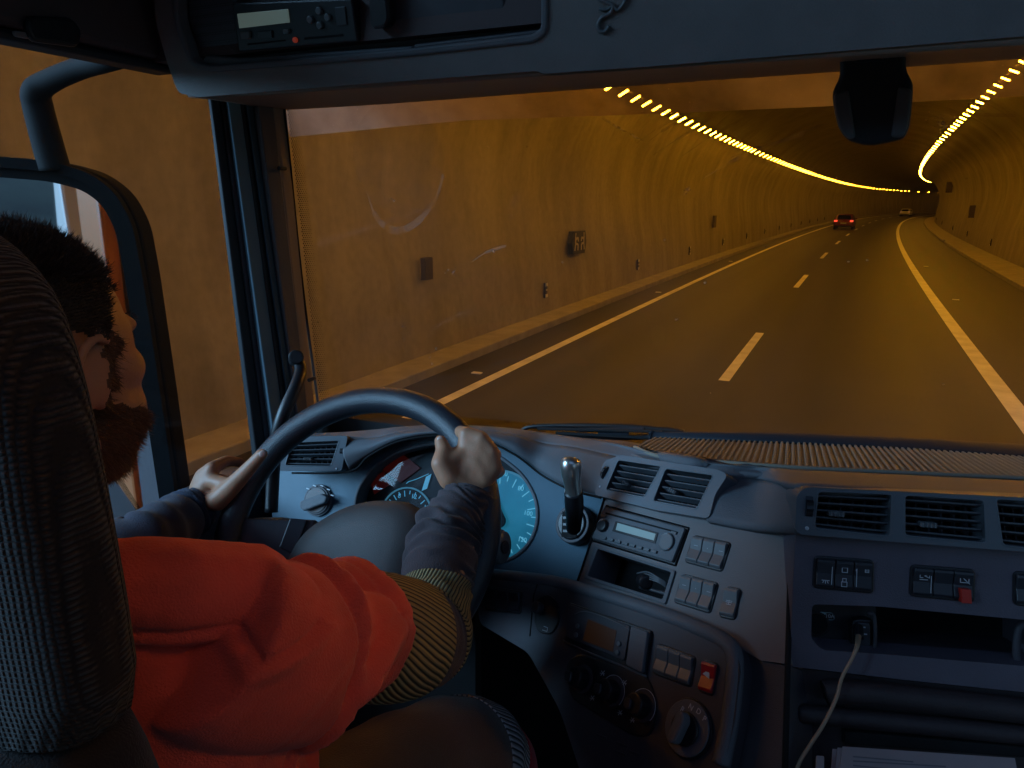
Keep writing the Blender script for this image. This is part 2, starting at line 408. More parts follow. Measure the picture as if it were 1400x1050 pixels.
# land outside the portal
LAND = mat('dry_land', (.10, .11, .05), .9, var=.4, vscale=.3)
bm = bmesh.new()
for x0, x1, z0 in ((-400, -6.5, -.06), (6.2, 400, -.06)):
    q = [bm.verts.new(p) for p in ((x0, -400, z0), (x1, -400, z0), (x1, -1.2, z0), (x0, -1.2, z0))]; bm.faces.new(q)
q = [bm.verts.new(p) for p in ((-7, -400, -.08), (7, -400, -.08), (7, -1.0, -.08), (-7, -1.0, -.08))]; bm.faces.new(q)
gnd = fin('ground', bm, LAND); gnd['kind'] = 'structure'
HILL = mat('hill_scrub', (.035, .045, .03), .95, var=.5, vscale=.08)
bm = bmesh.new(); pr = None
for k in range(61):
    a = math.pi + math.pi * k / 60; x0, y0 = 150 * math.cos(a), 150 * math.sin(a); hgt = 16 + 9 * noise.noise(Vector((k * .23, 1, 1))) + 5 * noise.noise(Vector((k * .9, 3, 1)))
    v = [bm.verts.new((x0 * f, y0 * f - 3, z)) for f, z in ((.6, -.3), (.8, hgt * .35), (1, hgt), (1.5, hgt * .9), (1.8, -.3))]
    if pr:
        for q in range(4): bm.faces.new((pr[q], v[q], v[q + 1], pr[q + 1]))
    pr = v
hl = fin('hills', bm, HILL, smooth=True); hl['kind'] = 'structure'
# lamps
HOUS = mat('lamp_housing', (.05, .045, .04), .6)
def lamp_mat(s): return mat('sodium_glow_%d' % int(s * 10), (1, .6, .2), .5, emit=((1.0, .40, .016), LAMP * s))
GLOW = lamp_mat(1.0); GLOWN = lamp_mat(1.0)
def lamp_meshes():
    bm = bmesh.new(); box(bm, (0, 0, .045), (.32, .16, .07)); 
    me = bpy.data.meshes.new('housing'); bm.to_mesh(me); bm.free(); me.materials.append(HOUS)
    bm = bmesh.new(); box(bm, (0, 0, -.005), (.25, .09, .03)); 
    me2 = bpy.data.meshes.new('diffuser'); bm.to_mesh(me2); bm.free(); me2.materials.append(GLOW)
    return me, me2
HM, DM = lamp_meshes(); DM2 = DM.copy(); DM2.name = 'diffuser'; DM2.materials.clear(); DM2.materials.append(lamp_mat(2.3))
def lamp_row(off, z, tilt, ys, side, words):
    for i, Y in enumerate(ys):
        r = bpy.data.objects.new('tunnel_lamp', None); COL.objects.link(r)
        r.location = pos(off, Y, z); r.rotation_euler = (0, tilt, heading(Y))
        r['category'] = 'lamp'; r['group'] = 'sodium lamps along the %s of the tunnel' % side; r['label'] = words
        for nm, me in (('housing', HM), ('diffuser', DM if side == 'left' else DM2)):
            c = bpy.data.objects.new(nm, me); COL.objects.link(c); c.parent = r
def row_ys(y0, stops):
    out = [y0]
    for y1, st in stops:
        while out[-1] < y1: out.append(out[-1] + st)
    return out
ysL = row_ys(-.12, ((38, 1.02), (70, 1.5), (120, 2.3), (185, 4.0), (300, 9.0))); ysR = row_ys(-.12, ((42, 1.4), (82, 2.0), (150, 3.2), (260, 9.0)))
lamp_row(-5.32, 5.14, R(-28), ysL, 'left', 'orange rectangular lamp in the long row high on the left tunnel wall')
lamp_row(3.52, 6.16, R(24), ysR, 'right', 'orange rectangular lamp in the shorter row on the right side of the vault')
for side, off, z, y1 in (('left', -5.36, 5.27, 180), ('right', 3.52, 6.28, 200)):
    o = tube('cable_tray', [pos(off, y, z) for y in range(-1, y1, 6)], .05, HOUS, n=6)
    tag(o, 'dark cable tray carrying the %s row of orange tunnel lamps' % side, 'cable tray')
    if side == 'right':
        bm = bmesh.new()
        for y in range(6, y1, 6): tube_bm(bm, [pos(off, y, z), pos(off, y, 6.62)], .02, 5)
        fin('hanger', bm, HOUS, o)['kind'] = 'stuff'
# wall furniture ---------------------------------------------------------------
WB = mat('delineator_dark', (.01, .011, .014), .4); WW = mat('delineator_white', (.7, .68, .6), .4)
def wallframe(side, Y, z):
    off = -6.19 if side == 'left' else 5.95
    p = pos(off, Y, z); h = heading(Y)
    rt = Matrix.Rotation(h + (math.pi / 2 if side == 'left' else -math.pi / 2), 4, 'Z')
    return Matrix.Translation(p) @ rt     # local x along wall, local -y into the tunnel
def wbox(bm, M, x, y, z, sx, sy, sz): box(bm, M @ Vector((x, y, z)), (sx, sy, sz), M.to_3x3())
for side, ys in (('left', [14.6 + 7.45 * i for i in range(12)]), ('right', [31.5, 42.5, 53.8, 65.8, 82, 100])):
    for i, Y in enumerate(ys):
        ords = ('nearest', 'second', 'third', 'fourth', 'fifth', 'sixth', 'seventh', 'eighth', 'ninth', 'tenth', 'eleventh', 'twelfth')
        near = {('left', 0): 'nearest black and white reflector plate on the left wall above the walkway',
                ('left', 1): 'second black and white reflector plate on the left wall, right of the exit sign'}.get((side, i))
        t = thing('wall_reflector', near or '%s reflector plate low on the %s tunnel wall, counted from the truck' % (ords[i], side),
                  'reflector', (0, 0, 0), 'reflector plates along the tunnel walls' if not near else None)
        M = wallframe(side, Y, .66)
        bm = bmesh.new(); wbox(bm, M, 0, -.03, 0, .13, .05, .34); fin('plate', bm, WB, t, bevel=.012)
        bm = bmesh.new(); wbox(bm, M, 0, -.058, .13, .11, .012, .07); wbox(bm, M, 0, -.058, -.12, .11, .012, .07); wbox(bm, M, .0, -.058, .01, .05, .012, .03)
        fin('reflector_strip', bm, WW, t)
# emergency exit direction sign: dark hexagon with two pale figures back to back
t = thing('exit_sign', 'dark hexagonal emergency exit sign with two pale running figures on the left wall', 'sign', (0, 0, 0))
M = wallframe('left', 16.7, 1.63); bm = bmesh.new()
hx = [(-.50, 0), (-.40, .28), (.40, .28), (.50, 0), (.40, -.28), (-.40, -.28)]
a = [bm.verts.new(M @ Vector((x, -.04, z))) for x, z in hx]; b = [bm.verts.new(M @ Vector((x, .10, z))) for x, z in hx]
bm.faces.new(a); bm.faces.new(b[::-1])
for i in range(6): bm.faces.new((a[i], a[(i + 1) % 6], b[(i + 1) % 6], b[i]))
fin('board', bm, mat('sign_dark', (.012, .016, .010), .5), t)
SG = mat('sign_pale', (.42, .36, .22), .5)
for s in (-1, 1):
    bm = bmesh.new()
    def bar(x0, z0, x1, z1, w_=.045):
        d = Vector((x1 - x0, 0, z1 - z0)); ang = math.atan2(d.z, d.x)
        q = M.to_3x3() @ Matrix.Rotation(-ang, 3, 'Y'); box(bm, M @ Vector(((x0 + x1) / 2, -.046, (z0 + z1) / 2)), (d.length, .01, w_), q)
    bar(s * .29, .16, s * .29, -.02, .06); bar(s * .29, -.02, s * .12, -.04, .05); bar(s * .12, -.04, s * .12, -.19, .05); bar(s * .29, -.02, s * .33, -.19, .05)
    bar(s * .29, .08, s * .13, .12, .05); bar(s * .13, .12, s * .10, .03, .05); bar(s * .27, .20, s * .31, .21, .07)
    fin('figure', bm, SG, t)
def wall_box(name, label, cat, side, Y, z, sx, sz, m, d=.09):
    bm = bmesh.new(); M = wallframe(side, Y, z); wbox(bm, M, 0, -d / 2 + .06, 0, sx, d, sz); wbox(bm, M, 0, -d + .055, sz * .1, sx * .7, .012, sz * .5)
    return tag(fin(name, bm, m, bevel=.01), label, cat)
wall_box('wall_cabinet', 'blurred dark box on the left wall low left of the exit sign', 'cabinet', 'left', 9.75, 1.55, .24, .36, mat('cabinet_brown', (.06, .045, .03), .7))
wall_box('wall_cabinet', 'small dark cabinet on the left wall far beyond the exit sign', 'cabinet', 'left', 34.6, 1.72, .5, .55, MATS['cabinet_brown'])
wall_box('hose_box', 'tall narrow dark box on the right tunnel wall above the reflectors', 'cabinet', 'right', 52.5, 2.05, .35, .75, MATS['cabinet_brown'], .3)
wall_box('wall_cabinet', 'upper dark box high on the right tunnel wall', 'cabinet', 'right', 75, 3.9, .4, .9, MATS['cabinet_brown'], .5)
t = thing('lit_sign', 'small square sign on the right wall at the dark end of the tunnel', 'sign', (0, 0, 0))
p = pos(4.9, 178, 2.9)
bm = bmesh.new(); box(bm, p, (1.1, .08, 1.1)); fin('board', bm, mat('faint_sign', (.5, .2, .1), .5, emit=((.8, .25, .08), .10)), t, bevel=.05)
bm = bmesh.new(); box(bm, p + Vector((.5, .12, 0)), (1.6, .06, .06)); fin('bracket', bm, HOUS, t)
# cars ----------------------------------------------------------------------
def car(name, label, off, Y, m, hh, wide, tail):
    t = thing(name, label, 'car', pos(off, Y, 0)); t.rotation_euler = (0, 0, heading(Y))
    W = wide / 2
    prof = [(-2.05, .30), (-2.10, .62), (-2.0, .92), (-1.75, hh * .70), (-1.25, hh * .96), (-.2, hh), (.5, hh * .94), (1.15, .95), (2.0, .78), (2.15, .5), (2.1, .28)]
    bm = bmesh.new(); rows = []
    for fx, inset in ((-1, .06), (-.93, 0), (0, 0), (.93, 0), (1, .06)):
        row = []
        for y_, z_ in prof:
            tum = 1 - .20 * max(0, (z_ - .85) / (hh - .85)); row.append(bm.verts.new((fx * W * tum, y_ * (1 - inset * .3), z_ - inset * .5 * (1 if z_ > .9 else 0))))
        rows.append(row)
    n = len(prof)
    for a, b in zip(rows, rows[1:]):
        for i in range(n): bm.faces.new((a[i], a[(i + 1) % n], b[(i + 1) % n], b[i]))
    bm.faces.new(rows[0]); bm.faces.new(rows[-1][::-1])
    fin('body', bm, m, t, bevel=.04, seg=3, smooth=True)
    gl = mat('car_glass', (.01, .01, .012), .1)
    bm = bmesh.new(); hexa(bm, [(-W * .72, -1.86, 1.0), (W * .72, -1.86, 1.0), (W * .72, -1.7, .98), (-W * .72, -1.7, .98), (-W * .62, -1.36, hh * .93), (W * .62, -1.36, hh * .93), (W * .62, -1.2, hh * .9), (-W * .62, -1.2, hh * .9)])
    fin('rear_window', bm, gl, t, bevel=.02)
    for s in (-1, 1):
        bm = bmesh.new(); hexa(bm, [(s * W * .985, -1.1, .98), (s * W * .985, .9, .98), (s * W * .93, .9, .98), (s * W * .93, -1.1, .98), (s * W * .87, -.95, hh * .9), (s * W * .87, .4, hh * .9), (s * W * .80, .4, hh * .9), (s * W * .80, -.95, hh * .9)])
        fin('side_window', bm, gl, t)
        bm = bmesh.new(); box(bm, (s * W * .80, -2.04, .84), (.30, .12, .16)); fin('tail_light', bm, tail, t, bevel=.03)
        for yy in (-1.3, 1.35):
            bm = bmesh.new(); tube_bm(bm, [(s * (W - .21), yy, .32), (s * (W + .005), yy, .32)], .32, 20); fin('wheel', bm, BLACKM, t, bevel=.02)
        bm = bmesh.new(); box(bm, (s * (W + .08), .75, 1.02), (.16, .12, .12)); fin('door_mirror', bm, m, t, bevel=.03)
    bm = bmesh.new(); box(bm, (0, -2.12, .62), (.52, .02, .11)); fin('number_plate', bm, mat('plate_white', (.6, .58, .5), .5), t)
    bm = bmesh.new(); box(bm, (0, -2.06, .34), (W * 1.8, .14, .16)); fin('bumper', bm, BLACKM, t, bevel=.03)
    return t
TAIL = mat('tail_red', (.6, .02, .02), .3, emit=((1, .07, .03), 1.8)); TAILD = mat('tail_dim', (.4, .1, .05), .3, emit=((1, .5, .2), .25))
car('red_car', 'dark red hatchback with glowing tail lights ahead in the left lane', -2.6, 79, mat('car_red', (.16, .02, .02), .3, coat=.5), 1.5, 1.78, TAIL)
car('pale_car', 'small pale car further away ahead near the end of the tunnel', -.2, 156, mat('car_pale', (.8, .76, .62), .35, coat=.4), 1.45, 1.75, TAILD)
# ================================================================== THE TRUCK (one thing; everything fixed to it is a part)
TR = thing('truck', 'truck cab seen from inside, with blue grey dashboard, overhead console and large windscreen', 'truck', (0, 0, 0))
PA = mkplane(V(-.80, 1.07, -.47), 16, 22)            # driver side fascia, left wing
PG = mkplane(V(-.60, 1.12, -.45), 2, 24)             # gauge lens
PB = mkplane(V(.02, .78, -.43), -39, 32)             # centre stack, turned to the driver
PC = mkplane(PB.at(1082, 890, -.004) , 12.6, 15.6)          # passenger side fascia
PD = Plane(PB.o + PB.n * .022, PB.n)                 # lower stack, stands proud
PO = Plane(V(0, .95, .17), (0, -.97, -.24))          # overhead console face
# ---- windscreen
def yw(x, z): return 1.36 - .10 * x * x - .06 * (z + .42)
def wpt(px, py, off=0):     # where a view line meets the windscreen
    r = ray(px, py); t = 1.2
    for _ in range(12): p = r * t; t *= (yw(p.x, p.z) + off) / p.y
    return CAM + r * t
def glassmat(name, tint, refl, dust, dcol=(.5, .5, .5)):
    m = bpy.data.materials.new(name); m.use_nodes = True; t, N, L = nodes(m); N.remove(N['Principled BSDF']); out = N['Material Output']
    tr = N.new('ShaderNodeBsdfTransparent'); tr.inputs[0].default_value = (*tint, 1)
    gl = N.new('ShaderNodeBsdfGlossy'); gl.inputs['Roughness'].default_value = .03
    fr = N.new('ShaderNodeFresnel'); fr.inputs[0].default_value = 1.45
    mu = N.new('ShaderNodeMath'); mu.operation = 'MULTIPLY'; mu.inputs[1].default_value = refl; L.new(fr.outputs[0], mu.inputs[0])
    m1 = N.new('ShaderNodeMixShader'); L.new(mu.outputs[0], m1.inputs[0]); L.new(tr.outputs[0], m1.inputs[1]); L.new(gl.outputs[0], m1.inputs[2])
    df = N.new('ShaderNodeBsdfTranslucent'); df.inputs[0].default_value = (*dcol, 1)
    d2 = N.new('ShaderNodeBsdfDiffuse'); d2.inputs[0].default_value = (*dcol, 1); m0 = N.new('ShaderNodeMixShader'); L.new(df.outputs[0], m0.inputs[1]); L.new(d2.outputs[0], m0.inputs[2])
    tc = N.new('ShaderNodeTexCoord'); n = N.new('ShaderNodeTexNoise'); n.inputs['Scale'].default_value = 3.5; n.inputs['Detail'].default_value = 7; L.new(tc.outputs['Object'], n.inputs[0])
    n2 = N.new('ShaderNodeTexVoronoi'); n2.inputs['Scale'].default_value = 55; L.new(tc.outputs['Object'], n2.inputs[0])
    sp = N.new('ShaderNodeMapRange'); sp.inputs[1].default_value = .0; sp.inputs[2].default_value = .07; sp.inputs[3].default_value = .25; sp.inputs[4].default_value = 0; L.new(n2.outputs['Distance'], sp.inputs[0])
    r = N.new('ShaderNodeMapRange'); r.inputs[1].default_value = .35; r.inputs[2].default_value = .75; r.inputs[3].default_value = dust * .4; r.inputs[4].default_value = dust * 1.8; L.new(n.outputs[0], r.inputs[0])
    ad = N.new('ShaderNodeMath'); ad.operation = 'MULTIPLY_ADD'; ad.inputs[1].default_value = dust * 3; L.new(sp.outputs[0], ad.inputs[0]); L.new(r.outputs[0], ad.inputs[2])
    m2 = N.new('ShaderNodeMixShader'); L.new(ad.outputs[0], m2.inputs[0]); L.new(m1.outputs[0], m2.inputs[1]); L.new(m0.outputs[0], m2.inputs[2])
    L.new(m2.outputs[0], out.inputs[0]); return m
WGL = glassmat('windscreen_glass', (.93, .95, .94), .6, .045, (.6, .5, .4))
bm = bmesh.new(); g = []
for i in range(25):
    x = -1.06 + 2.16 * i / 24; g.append([bm.verts.new(V(x, yw(x, -.46 + .74 * j / 8), -.46 + .74 * j / 8)) for j in range(9)])
for i in range(24):
    for j in range(8): bm.faces.new((g[i][j], g[i + 1][j], g[i + 1][j + 1], g[i][j + 1]))
fin('windscreen', bm, WGL, TR, smooth=True)
# frit: black edge and its dots (one dot mesh each would be thousands; joined)
def surf_strip(name, px_path, wd, m, parent, off=-.003):
    P = [wpt(*p, off) for p in crom([(*q, 0) for q in px_path], max(2, len(px_path) * 6)) for p in [(p.x, p.y)]] if False else [wpt(q.x, q.y, off) for q in crom([(a, b, 0) for a, b in px_path], len(px_path) * 6)]
    bm = bmesh.new(); prev = None; n = len(P)
    for i, p in enumerate(P):
        t = (P[min(i + 1, n - 1)] - P[max(i - 1, 0)]).normalized(); s = t.cross(Vector((0, -1, 0))).normalized()
        ww = wd[i * (len(wd) - 1) // (n - 1)] if isinstance(wd, (list, tuple)) else wd
        v = (bm.verts.new(p - s * ww / 2), bm.verts.new(p + s * ww / 2))
        if prev: bm.faces.new((prev[0], prev[1], v[1], v[0]))
        prev = v
    return fin(name, bm, m, parent)
surf_strip('windscreen_seal', [(388, 140), (397, 230), (409, 350), (421, 450), (436, 560)], .007, BLACKM, TR)
bm = bmesh.new()
for j in range(150):
    for i in range(5):
        f = j / 149; x0 = 389 + (435 - 389) * f ** .95 + 4; py = 146 + 410 * f
        q = wpt(x0 + i * 2.7 + (1.35 if j % 2 else 0), py, -.0025); s = .0019 * (1 - i * .14)
        bm.faces.new([bm.verts.new(q + Vector((s * math.cos(a), 0, s * math.sin(a)))) for a in (0, 1.57, 3.14, 4.71)])
d = fin('frit_dots', bm, BLACKM, TR); d['kind'] = 'stuff'
# smears, insect splats and wiper scratches on the glass
def smear_mat(name, a, col=(.75, .7, .65)):
    m = bpy.data.materials.new(name); m.use_nodes = True; t, N, L = nodes(m); N.remove(N['Principled BSDF'])
    tr = N.new('ShaderNodeBsdfTransparent'); df = N.new('ShaderNodeBsdfDiffuse'); df.inputs[0].default_value = (*col, 1); tl = N.new('ShaderNodeBsdfTranslucent'); tl.inputs[0].default_value = (*col, 1)
    m0 = N.new('ShaderNodeMixShader'); L.new(df.outputs[0], m0.inputs[1]); L.new(tl.outputs[0], m0.inputs[2])
    tc = N.new('ShaderNodeTexCoord'); n = N.new('ShaderNodeTexNoise'); n.inputs['Scale'].default_value = 45; n.inputs['Detail'].default_value = 5; L.new(tc.outputs['Object'], n.inputs[0])
    r = N.new('ShaderNodeMapRange'); r.inputs[1].default_value = .35; r.inputs[2].default_value = .7; r.inputs[3].default_value = 0; r.inputs[4].default_value = a; L.new(n.outputs[0], r.inputs[0])
    x = N.new('ShaderNodeMixShader'); L.new(r.outputs[0], x.inputs[0]); L.new(tr.outputs[0], x.inputs[1]); L.new(m0.outputs[0], x.inputs[2])
    L.new(x.outputs[0], N['Material Output'].inputs[0]); return m
SM1 = smear_mat('smear_faint', .30); SM2 = smear_mat('smear_bright', .8)
surf_strip('smear', [(502, 262), (512, 292), (530, 312), (552, 314), (578, 296), (598, 266), (606, 238)], [.003, .012, .016, .014, .010, .006, .003], SM1, TR)
surf_strip('smear', [(645, 358), (665, 345), (692, 336)], [.002, .006, .002], SM1, TR)
surf_strip('smear', [(823, 161), (850, 177), (880, 193)], [.004, .003, .002], SM2, TR)
for a, b in (((886, 194), (925, 168)), ((905, 205), (975, 160)), ((990, 228), (1125, 170)), ((960, 245), (1040, 200)), ((893, 212), (960, 172)), ((870, 196), (930, 158)), ((1270, 160), (1390, 158)), ((930, 215), (1010, 165)), ((1000, 215), (1100, 185))):
    mid = ((a[0] + b[0]) / 2, (a[1] + b[1]) / 2 - 2); surf_strip('scratch', [a, mid, b], [.0012, .005, .001], SM1, TR)
rs = random.Random(3)
def splat(px, py, r, n, m):
    bm = bmesh.new(); 
    for k in range(n):
        a, d = rs.uniform(0, 6.28), abs(rs.gauss(0, r)); q = wpt(px + d * math.cos(a), py + d * .7 * math.sin(a), -.0028); s = rs.uniform(.0006, .0026)
        bm.faces.new([bm.verts.new(q + Vector((s * math.cos(b + k), 0, s * rs.uniform(.5, 1) * math.sin(b + k)))) for b in (0, 1.05, 2.1, 3.14, 4.2, 5.2)])
    o = fin('insect_splat', bm, m, TR); return o
splat(1290, 168, 11, 90, SM2); splat(536, 271, 4, 14, SM2); splat(620, 372, 6, 18, SM1); splat(940, 280 - 20, 6, 18, SM1); splat(550, 446, 5, 10, SM1)
for k in range(26):
    splat(rs.uniform(430, 1380), rs.uniform(150, 560), 1.2, 2, SM2)
# lens shaped paler film of dust left by a wiped patch
P = [wpt(545 + 62 * math.cos(t) + 6 * math.sin(t), 215 + 78 * math.sin(t), -.004) for t in [2 * math.pi * k / 40 for k in range(40)]]
bm = bmesh.new(); bm.faces.new([bm.verts.new(p) for p in P]); fin('dust_patch', bm, smear_mat('dust_film', .045, (.8, .8, .7)), TR)
# ---- outside sun visor (smoked, lit from below by the lamps)
VIS = glassmat('visor_smoke', (.66, .56, .48), .4, .52, (.95, .78, .65))
bm = bmesh.new(); g = []
for i in range(17):
    x = -1.15 + 2.3 * i / 16; y = yw(x, .2) + .10
    g.append([bm.verts.new(V(x, y + .12, .178 - .035 * max(0, -x - .75) * 2)), bm.verts.new(V(x, y + .08, .25)), bm.verts.new(V(x, y - .02, .40))])
for i in range(16):
    for j in range(2): bm.faces.new((g[i][j], g[i + 1][j], g[i + 1][j + 1], g[i][j + 1]))
o = fin('outside_sun_visor', bm, VIS, TR, smooth=True)
# ---- A pillar: sections run from foot to head
def pillar(name, px0, px1, Xd0, Xd1, m, depth=.03, smooth=False):
    """board between two image-measured edges; px0/px1 = (x at y=130, x at y=600)."""
    bm = bmesh.new(); rows = []
    for f in (-.25, 0, .25, .5, .75, 1, 1.2):
        py = 130 + 470 * f; a = aY(lerp(px0[0], px0[1], f), py, Xd0); b = aY(lerp(px1[0], px1[1], f), py, Xd1)
        mid = (a + b) / 2 + Vector((.3, -1, 0)).normalized() * depth * .6
        rows.append([bm.verts.new(a), bm.verts.new(mid), bm.verts.new(b), bm.verts.new(b + Vector((-.02, depth, 0))), bm.verts.new(a + Vector((-.02, depth, 0)))])
    for r0, r1 in zip(rows, rows[1:]):
        for k in range(5): bm.faces.new((r0[k], r0[(k + 1) % 5], r1[(k + 1) % 5], r1[k]))
    bm.faces.new(rows[0]); bm.faces.new(rows[-1][::-1])
    return fin(name, bm, m, TR, bevel=.004, seg=3)
SEALM = mat('door_seal', (.008, .010, .014), .6)
pillar('door_seal', (284, 342), (300, 362), 1.08, 1.10, SEALM, .02)
pillar('pillar_trim', (298, 358), (310, 372), 1.11, 1.12, PAD, .015)
pillar('pillar_trim', (307, 369), (327, 392), 1.11, 1.13, mat('pillar_blue_grey', (.12, .19, .23), .5), .035)
pillar('pillar_seal', (325, 389), (334, 400), 1.13, 1.14, SEALM, .012)
pillar('pillar_trim', (333, 399), (344, 409), 1.14, 1.15, mat('deep_blue_trim', (.02, .05, .075), .5), .02)
pillar('pillar_cover', (343, 408), (371, 424), 1.15, 1.185, mat('pillar_grey', (.09, .085, .09), .6, bump=(300, .4)), .03)
pillar('pillar_cover', (369, 423), (387, 434), 1.19, 1.225, HEADB, .02)
for py in (230, 520):
    q = aY(381 if py < 300 else 422, py, 1.175); bm = bmesh.new(); tube_bm(bm, [q, q + Vector((0, .02, 0))], .004, 12); fin('trim_screw', bm, BLACK, TR)
# grab handle at the pillar foot
tube('grab_handle', [cd(404, 486, 1.33), cd(411, 505, 1.30), cd(404, 530, 1.27), cd(388, 565, 1.25), cd(378, 600, 1.26), cd(374, 640, 1.3), cd(371, 700, 1.3)], [.009, .011, .012, .012, .012, .012, .012], BLACK, TR, steps=40, n=16)
bm = bmesh.new(); tube_bm(bm, [cd(404, 492, 1.36), cd(405, 488, 1.29)], .014, 16); fin('handle_mount', bm, BLACK, TR, bevel=.003)
# ---- door: window frame above, sill below, glass
def hbar(name, pts, w_, h_, m): 
    bm = bmesh.new(); prev = None
    for p in pts:
        v = [bm.verts.new(p + Vector(q)) for q in ((-w_ / 2, 0, -h_ / 2), (w_ / 2, 0, -h_ / 2), (w_ / 2, 0, h_ / 2), (-w_ / 2, 0, h_ / 2))]
        if prev:
            for k in range(4): bm.faces.new((prev[k], prev[(k + 1) % 4], v[(k + 1) % 4], v[k]))
        else: bm.faces.new(v[::-1])
        prev = v
    bm.faces.new(prev); return fin(name, bm, m, TR, bevel=.01, seg=3)
hbar('roof_rail', [V(-1.08, -.6, .36), V(-1.08, 1.02, .36), V(-1.03, 1.18, .34)], .09, .25, TRIMB)
hbar('window_channel', [V(-1.07, -.6, .226), V(-1.07, 1.0, .226)], .05, .016, SEALM)
PX = Plane(V(-1.03, .7, .3), (1, 0, 0))
slab('grab_recess', PX, [(30, 22), (92, 24), (106, 42), (103, 66), (38, 58), (28, 40)], 0, .012, BLACK, TR, r=.02, bevel=.006, bseg=3)
slab('visor_pivot', PX, [(15, 42), (32, 44), (38, 54), (18, 50)], .0, .006, DASH, TR, r=.004, bevel=.001)
GL2 = glassmat('side_glass', (.93, .95, .94), .4, .002, (.6, .55, .5))
bm = bmesh.new(); bm.faces.new([bm.verts.new(p) for p in (V(-1.09, -.55, -.60), V(-1.09, 1.12, -.60), V(-1.09, 1.10, .24), V(-1.09, -.55, .24))]); fin('door_window', bm, GL2, TR)
hbar('door_sill', [V(-1.085, -.55, -.625), V(-1.085, 1.15, -.625)], .11, .11, DARKP)
bm = bmesh.new(); box(bm, V(-1.12, .3, -1.1), (.06, 1.7, .85)); fin('door_panel', bm, DARKP, TR, bevel=.01)
# roof, rear wall, right side and floor close the cab
bm = bmesh.new()      # roof; unseen hatch opening added to let lamp light onto shirt and console
for x0, x1, y0, y1 in ((-1.15, 1.15, .42, 1.25), (-1.15, 1.15, -1.0, -.62), (-1.15, -.32, -.62, .42), (.95, 1.15, -.62, .42)): box(bm, V((x0 + x1) / 2, (y0 + y1) / 2, .62), (x1 - x0, y1 - y0, .05))
fin('roof', bm, TRIMB, TR)
bm = bmesh.new()
for x0, x1, y0, y1 in ((-.35, -.32, -.65, .45), (.95, .98, -.65, .45), (-.32, .95, .42, .45), (-.32, .95, -.65, -.62)): box(bm, V((x0 + x1) / 2, (y0 + y1) / 2, .60), (x1 - x0, y1 - y0, .12))
fin('added_hatch_frame', bm, DARKP, TR)
bm = bmesh.new(); box(bm, V(0, -.95, -.25), (2.2, .04, 1.7)); fin('rear_wall', bm, TRIMB, TR)
bm = bmesh.new(); box(bm, V(1.14, .3, -1.05), (.05, 2.0, .9)); fin('passenger_door', bm, TRIMB, TR)
bm = bmesh.new(); box(bm, V(1.14, .3, .46), (.05, 2.0, .3)); fin('roof_rail', bm, TRIMB, TR)
bm = bmesh.new(); box(bm, V(1.14, -.75, -.2), (.05, .4, 1.1)); fin('rear_pillar', bm, TRIMB, TR)
bm = bmesh.new(); box(bm, V(0, .3, -1.52), (2.3, 2.2, .05)); fin('cab_floor', bm, BLACKM, TR)
bm = bmesh.new(); box(bm, V(0, 1.28, -1.0), (2.2, .05, 1.05)); fin('firewall', bm, BLACKM, TR)
# side fairing behind the door: its painted edge shows in the mirror
bm = bmesh.new(); hexa(bm, [V(-1.16, -.75, -1.3), V(-1.10, -.75, -1.3), V(-1.10, -1.35, -1.3), V(-1.20, -1.35, -1.3), V(-1.16, -.75, .5), V(-1.10, -.75, .5), V(-1.10, -1.2, .4), V(-1.20, -1.2, .4)]); fin('side_fairing', bm, mat('orange_paint', (.5, .16, .03), .4), TR, bevel=.02)
bm = bmesh.new(); hexa(bm, [V(-1.24, -1.5, -.3), V(-1.12, -1.5, -.3), V(-1.12, -2.9, -.3), V(-1.24, -2.9, -.3), V(-1.24, -1.8, .45), V(-1.12, -1.8, .45), V(-1.12, -2.0, .45), V(-1.24, -2.0, .45)]); fin('air_deflector', bm, mat('white_paint', (.6, .6, .58), .5), TR, bevel=.02)
# ---- door mirror
MN = Vector((.478, -.878, .02)).normalized(); PM = Plane(aX(110, 470, -1.36), MN)
mo = [(-130, 205), (0, 213), (70, 219), (125, 234), (162, 262), (186, 306), (200, 380), (224, 540), (249, 712), (258, 790), (-130, 800)]
mi = [(-125, 258), (0, 256), (45, 257), (92, 268), (122, 287), (146, 322), (163, 385), (186, 520), (208, 640), (220, 712), (222, 748), (-125, 748)]
O2 = roundpoly([PM.uv(PM.at(*p)) for p in mo], .03, 5)
bm = bmesh.new(); prism_bm(bm, PM, O2, -.09, -.006); fin('mirror_housing', bm, mat('mirror_frame_black', (.008, .008, .009), .9, spec=.1), TR, bevel=.02, seg=4)
I2 = roundpoly([PM.uv(PM.at(*p)) for p in mi], .03, 5)
ring('mirror_frame', PM, shrink(O2, .002), shrink(O2, .022), -.008, .012, mat('mirror_frame_black', (.008, .008, .009), .9, spec=.1), TR, bevel=.005)
ring('mirror_frame', PM, shrink(O2, .020), shrink(O2, .040), -.006, .004, mat('mirror_frame_black', (.008, .008, .009), .9, spec=.1), TR, bevel=.003)
MIR = mat('mirror_silver', (.82, .85, .88), .02, metal=1)
bm = bmesh.new(); prism_bm(bm, PM, shrink(O2, .037), -.006, -.003); fin('mirror_glass', bm, MIR, TR)
tube('mirror_arm', [aX(215, 62, -1.12), aX(160, 80, -1.16), aX(110, 93, -1.25), aX(66, 112, -1.33), aX(50, 126, -1.36), aX(52, 146, -1.37), aX(62, 185, -1.37), aX(75, 232, -1.37)],
     [.017, .018, .019, .021, .025, .026, .027, .028], mat('mirror_arm_grey', (.024, .024, .025), .8, spec=.2), TR, steps=44, n=18)
q0, q1 = aX(51, 134, -1.367), aX(53, 138, -1.367)
